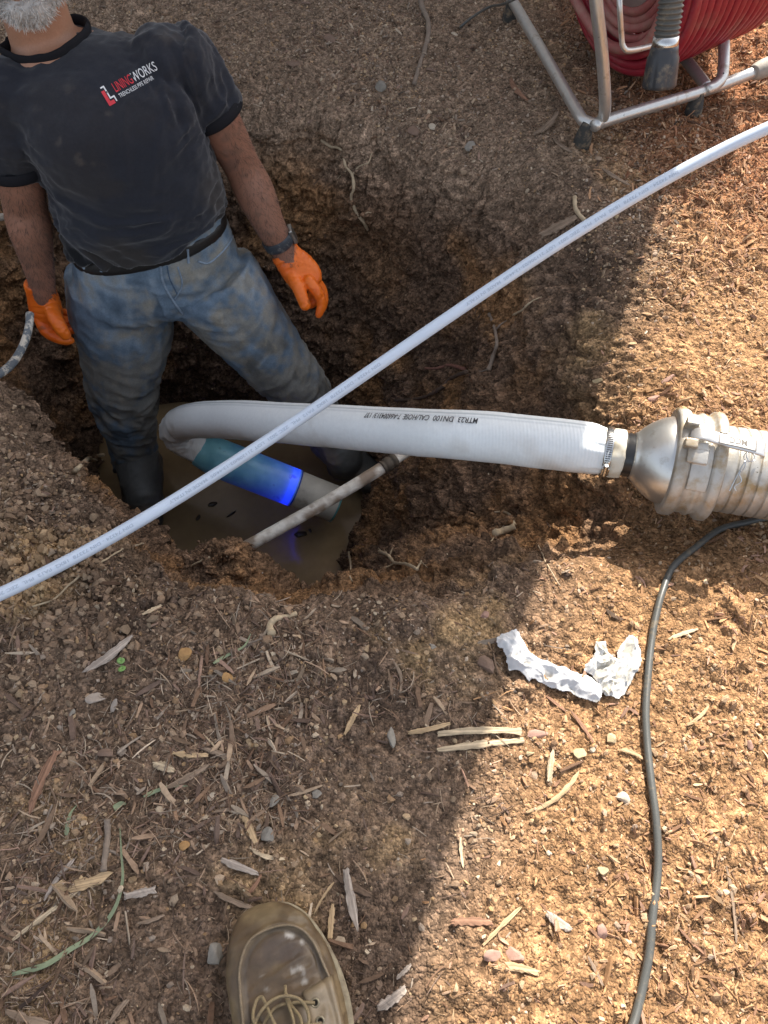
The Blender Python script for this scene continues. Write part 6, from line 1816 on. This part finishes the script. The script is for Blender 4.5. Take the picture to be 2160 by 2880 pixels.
stones = [
 (1632, 2120, 26, 22, 10, ST, 'tan angular stone in the sun right of the stick pair'), (1722, 2080, 20, 17, 60, ST, 'tan lumpy stone left of the cable under the paper towel'),
 (1747, 2242, 26, 19, -25, SW, 'roundish pale yellow stone closest to the cable'), (1098, 2072, 15, 34, 8, SG, 'upright oval grey stone in the shade above the chips'),
 (1372, 1872, 34, 24, -45, SB, 'flat brown stone just left of the paper towel'), (1362, 1733, 17, 13, 40, SP, 'small pinkish square stone in the shade above the paper towel'),
 (1510, 2066, 40, 16, -8, SP, 'triangular pink stone at the right tip of the stick pair'), (757, 2352, 25, 25, 30, SG, 'pale grey stone above the boot among chips'),
 (1378, 2690, 33, 22, 5, SP, 'left one of two pink flat stones near the bottom'), (1448, 2690, 30, 26, -10, SP, 'right one of two pink flat stones near the bottom'),
 (1694, 2450, 19, 16, 20, ST, 'small tan stone left of the cable in the lower part'), (1690, 2618, 18, 26, 15, SP, 'reddish flat stone left of the cable near the bottom'),
 (597, 2240, 16, 12, 35, SW, 'small white stone right of the long grass blade'), (774, 2250, 12, 28, -25, SG, 'slim upright grey stone flake above the pale grey stone'),
 (606, 2686, 30, 34, 20, SG, 'rough grey stone pressed against the left side of the boot'), (201, 2013, 13, 19, -10, SG, 'grey flake below the long bark piece on the left'),
 (270, 1965, 30, 18, 15, LG, 'lilac-grey flat flake below the green seedling'), (325, 1985, 26, 14, 25, LG, 'second flat pale flake touching the lilac-grey flake'),
 (300, 2120, 28, 14, -5, SB, 'flat brown flake left of centre in the lower left'), (1070, 240, 18, 20, 0, SG, 'grey pebble near the top below the stick-like root'),
 (1162, 372, 17, 18, 30, SB, 'dull brown stone on the slope above the pit'), (1322, 414, 20, 16, 0, SG, 'round grey stone on the slope left of the reel foot'),
 (1216, 358, 12, 10, 0, SW, 'small pale pebble right of the dull brown stone'), (926, 112, 20, 16, 20, SB, 'brown stone near the top left of the slope'),
 (830, 185, 28, 20, 10, SB, 'broad brown stone right of the black sleeve'), (1275, 98, 13, 11, 0, SW, 'small pale pebble near the end of the thin wire'),
 (1682, 1070, 17, 11, 0, ST, 'tan stone above the fat hose at the shade edge'), (1838, 1122, 18, 12, 15, SP, 'pinkish stone above the coupling'), (1880, 1068, 22, 12, 25, SP, 'flat pink chip of stone high above the coupling'),
 (1665, 2108, 10, 9, 0, SW, 'tiny pale stone right of the tan angular stone'), (2110, 2096, 14, 15, 0, SP, 'pink stone close to the right edge'), (1490, 2120, 14, 8, 10, ST, 'little tan pebble under the end of the stick pair'),
 (1545, 2400, 10, 8, 0, SW, 'tiny white pebble in the lower sunny area'), (1215, 1120 + 700, 14, 10, 0, SG, 'small grey pebble between the near rim and the flat brown stone'),
 (640, 1905, 20, 15, 10, SO, 'orange clay lump near the curved twig'), (520, 1840, 26, 20, 30, SO, 'larger orange clay lump right of the green seedling'),
 (2040, 1268 + 1240, 12, 9, 0, SW, 'small pale pebble at the far right near the bottom'), (520, 2380, 17, 14, 0, SO, 'small orange clay lump above the broad pale chip'),
 (715, 520 + 1700, 14, 10, 0, SB, 'small brown stone above the slim grey flake'), (890, 2235, 18, 13, 30, SG, 'grey stone in the middle of the shaded near ground'),
]
for i, (px_, py_, rx, ry, an, c, lb_) in enumerate(stones): stone(px_, py_, rx, ry, an, c, lb_, seed=i)

# ------------------------------------------------------------------ seedling and grass blades
M_GRN = mat('seedling_green', (0.17, 0.30, 0.08), rough=.5, noise=(60, .15)); M_BLD = mat('grass_green', (0.24, 0.28, 0.16), rough=.55, noise=(50, .2))
sd0 = gp(342, 1872)
sdl = thing('seedling', 'tiny bright green seedling with two round leaves on the near bank', 'plant', tuple(sd0))
def leaf(c, r, tilt, az):
    a = np.linspace(0, 2 * np.pi, 20, endpoint=False)
    V = []
    for s, h in ((1, 0), (.6, .0006), (.02, -.0004)): V.append(np.c_[np.cos(a) * r * s, np.sin(a) * r * .85 * s, np.full(20, h + .12 * r * s * s)])
    V = np.vstack(V); tl = Matrix.Rotation(tilt, 3, 'X'); rz_ = Matrix.Rotation(az, 3, 'Z'); M3 = np.array(rz_ @ tl)
    V = V @ M3.T + c
    F = [(i * 20 + j, i * 20 + (j + 1) % 20, (i + 1) * 20 + (j + 1) % 20, (i + 1) * 20 + j) for i in (0, 1) for j in range(20)]
    me = mesh_np('leaf', V, np.array(F)); me = eval_mods(me, [('SOLIDIFY', dict(thickness=.0008))]); me.name = 'leaf'; return me
part('leaf', leaf(UZ(340, 1858, .022), .0062, .2, 0), M_GRN, sdl); part('leaf', leaf(UZ(343, 1881, .019), .0060, -.3, .4), M_GRN, sdl)
tube('stem', [sd0, UZ(342, 1870, .018)], .0012, M_GRN, sdl, n=6, ns=6)
def blade(pts, w, label, lift=.006):
    P = np.array([gp(a, b, lift) for a, b in pts]); q = spline(P, 40); T_ = np.gradient(q, axis=0); T_ /= np.linalg.norm(T_, axis=1)[:, None]
    Sd = np.cross(T_, (0, 0, 1)); Sd /= np.linalg.norm(Sd, axis=1)[:, None]
    ww = w * np.interp(np.linspace(0, 1, 40), [0, .1, .5, 1], [.5, 1, .8, .08])
    V = np.vstack([q + Sd * ww[:, None], q - Sd * ww[:, None], q - (0, 0, w * .5)])
    i = np.arange(39); F = np.vstack([np.stack([i, i + 1, 80 + i + 1, 80 + i], 1), np.stack([80 + i, 80 + i + 1, 40 + i + 1, 40 + i], 1)])
    me = mesh_np('grass_blade', V, F); me = eval_mods(me, [('SOLIDIFY', dict(thickness=.0004))]); me.name = 'grass_blade'
    tag(link('grass_blade', me, M_BLD), label, 'grass blade', 'loose grass blades')
blade([(42, 2736), (120, 2712), (200, 2670), (270, 2622), (320, 2560), (342, 2480), (346, 2400), (342, 2330)], .0034, 'long green grass blade curving across the lower left corner')
blade([(405, 2242), (440, 2228), (480, 2215), (528, 2212)], .0028, 'short green grass blade in the middle of the left half')
blade([(318, 2282), (345, 2268), (364, 2262)], .0048, 'broad torn bit of green grass next to the forked stick')
blade([(190, 2344), (204, 2300), (220, 2266)], .0030, 'upright green grass blade left of the forked stick')
blade([(600, 1868), (640, 1850), (680, 1824), (708, 1788)], .0026, 'green grass blade alongside the curved brown twig')

# ------------------------------------------------------------------ bits floating on the muddy water
M_SCRAP = mat('wet_scrap', (0.035, 0.024, 0.016), rough=.35, noise=(80, .3), bump=[(120, .4, .002)])
for k_, (px_, py_, r_, an_, lb_) in enumerate([(597, 1418, .014, .3, 'curled dark leaf scrap floating left of the conduit, nearest the teal liner'), (557, 1456, .011, 1.2, 'small dark leaf scrap floating between the white tube and the conduit'),
      (650, 1446, .017, .7, 'thin dark sliver floating in the middle of the muddy water'), (846, 1502, .018, .2, 'largest dark clump floating right of the conduit'), (872, 1492, .008, 2.0, 'tiny dark bit beside the largest floating clump')]):
    c_ = UZ(px_, py_, WATER_Z + .002); V = IV.copy() * np.array([1, .55 if k_ != 2 else .16, .22]); V = V * (1 + .35 * fbm(IV, 2.2, 3, 950 + k_))[:, None] * r_
    V = V @ np.array([[math.cos(an_), math.sin(an_), 0], [-math.sin(an_), math.cos(an_), 0], [0, 0, 1]])
    o = link('leaf_scrap', mesh_np('leaf_scrap', V, IF), M_SCRAP); o.location = c_
    tag(o, lb_, 'leaf scrap', 'scraps floating on the puddle')
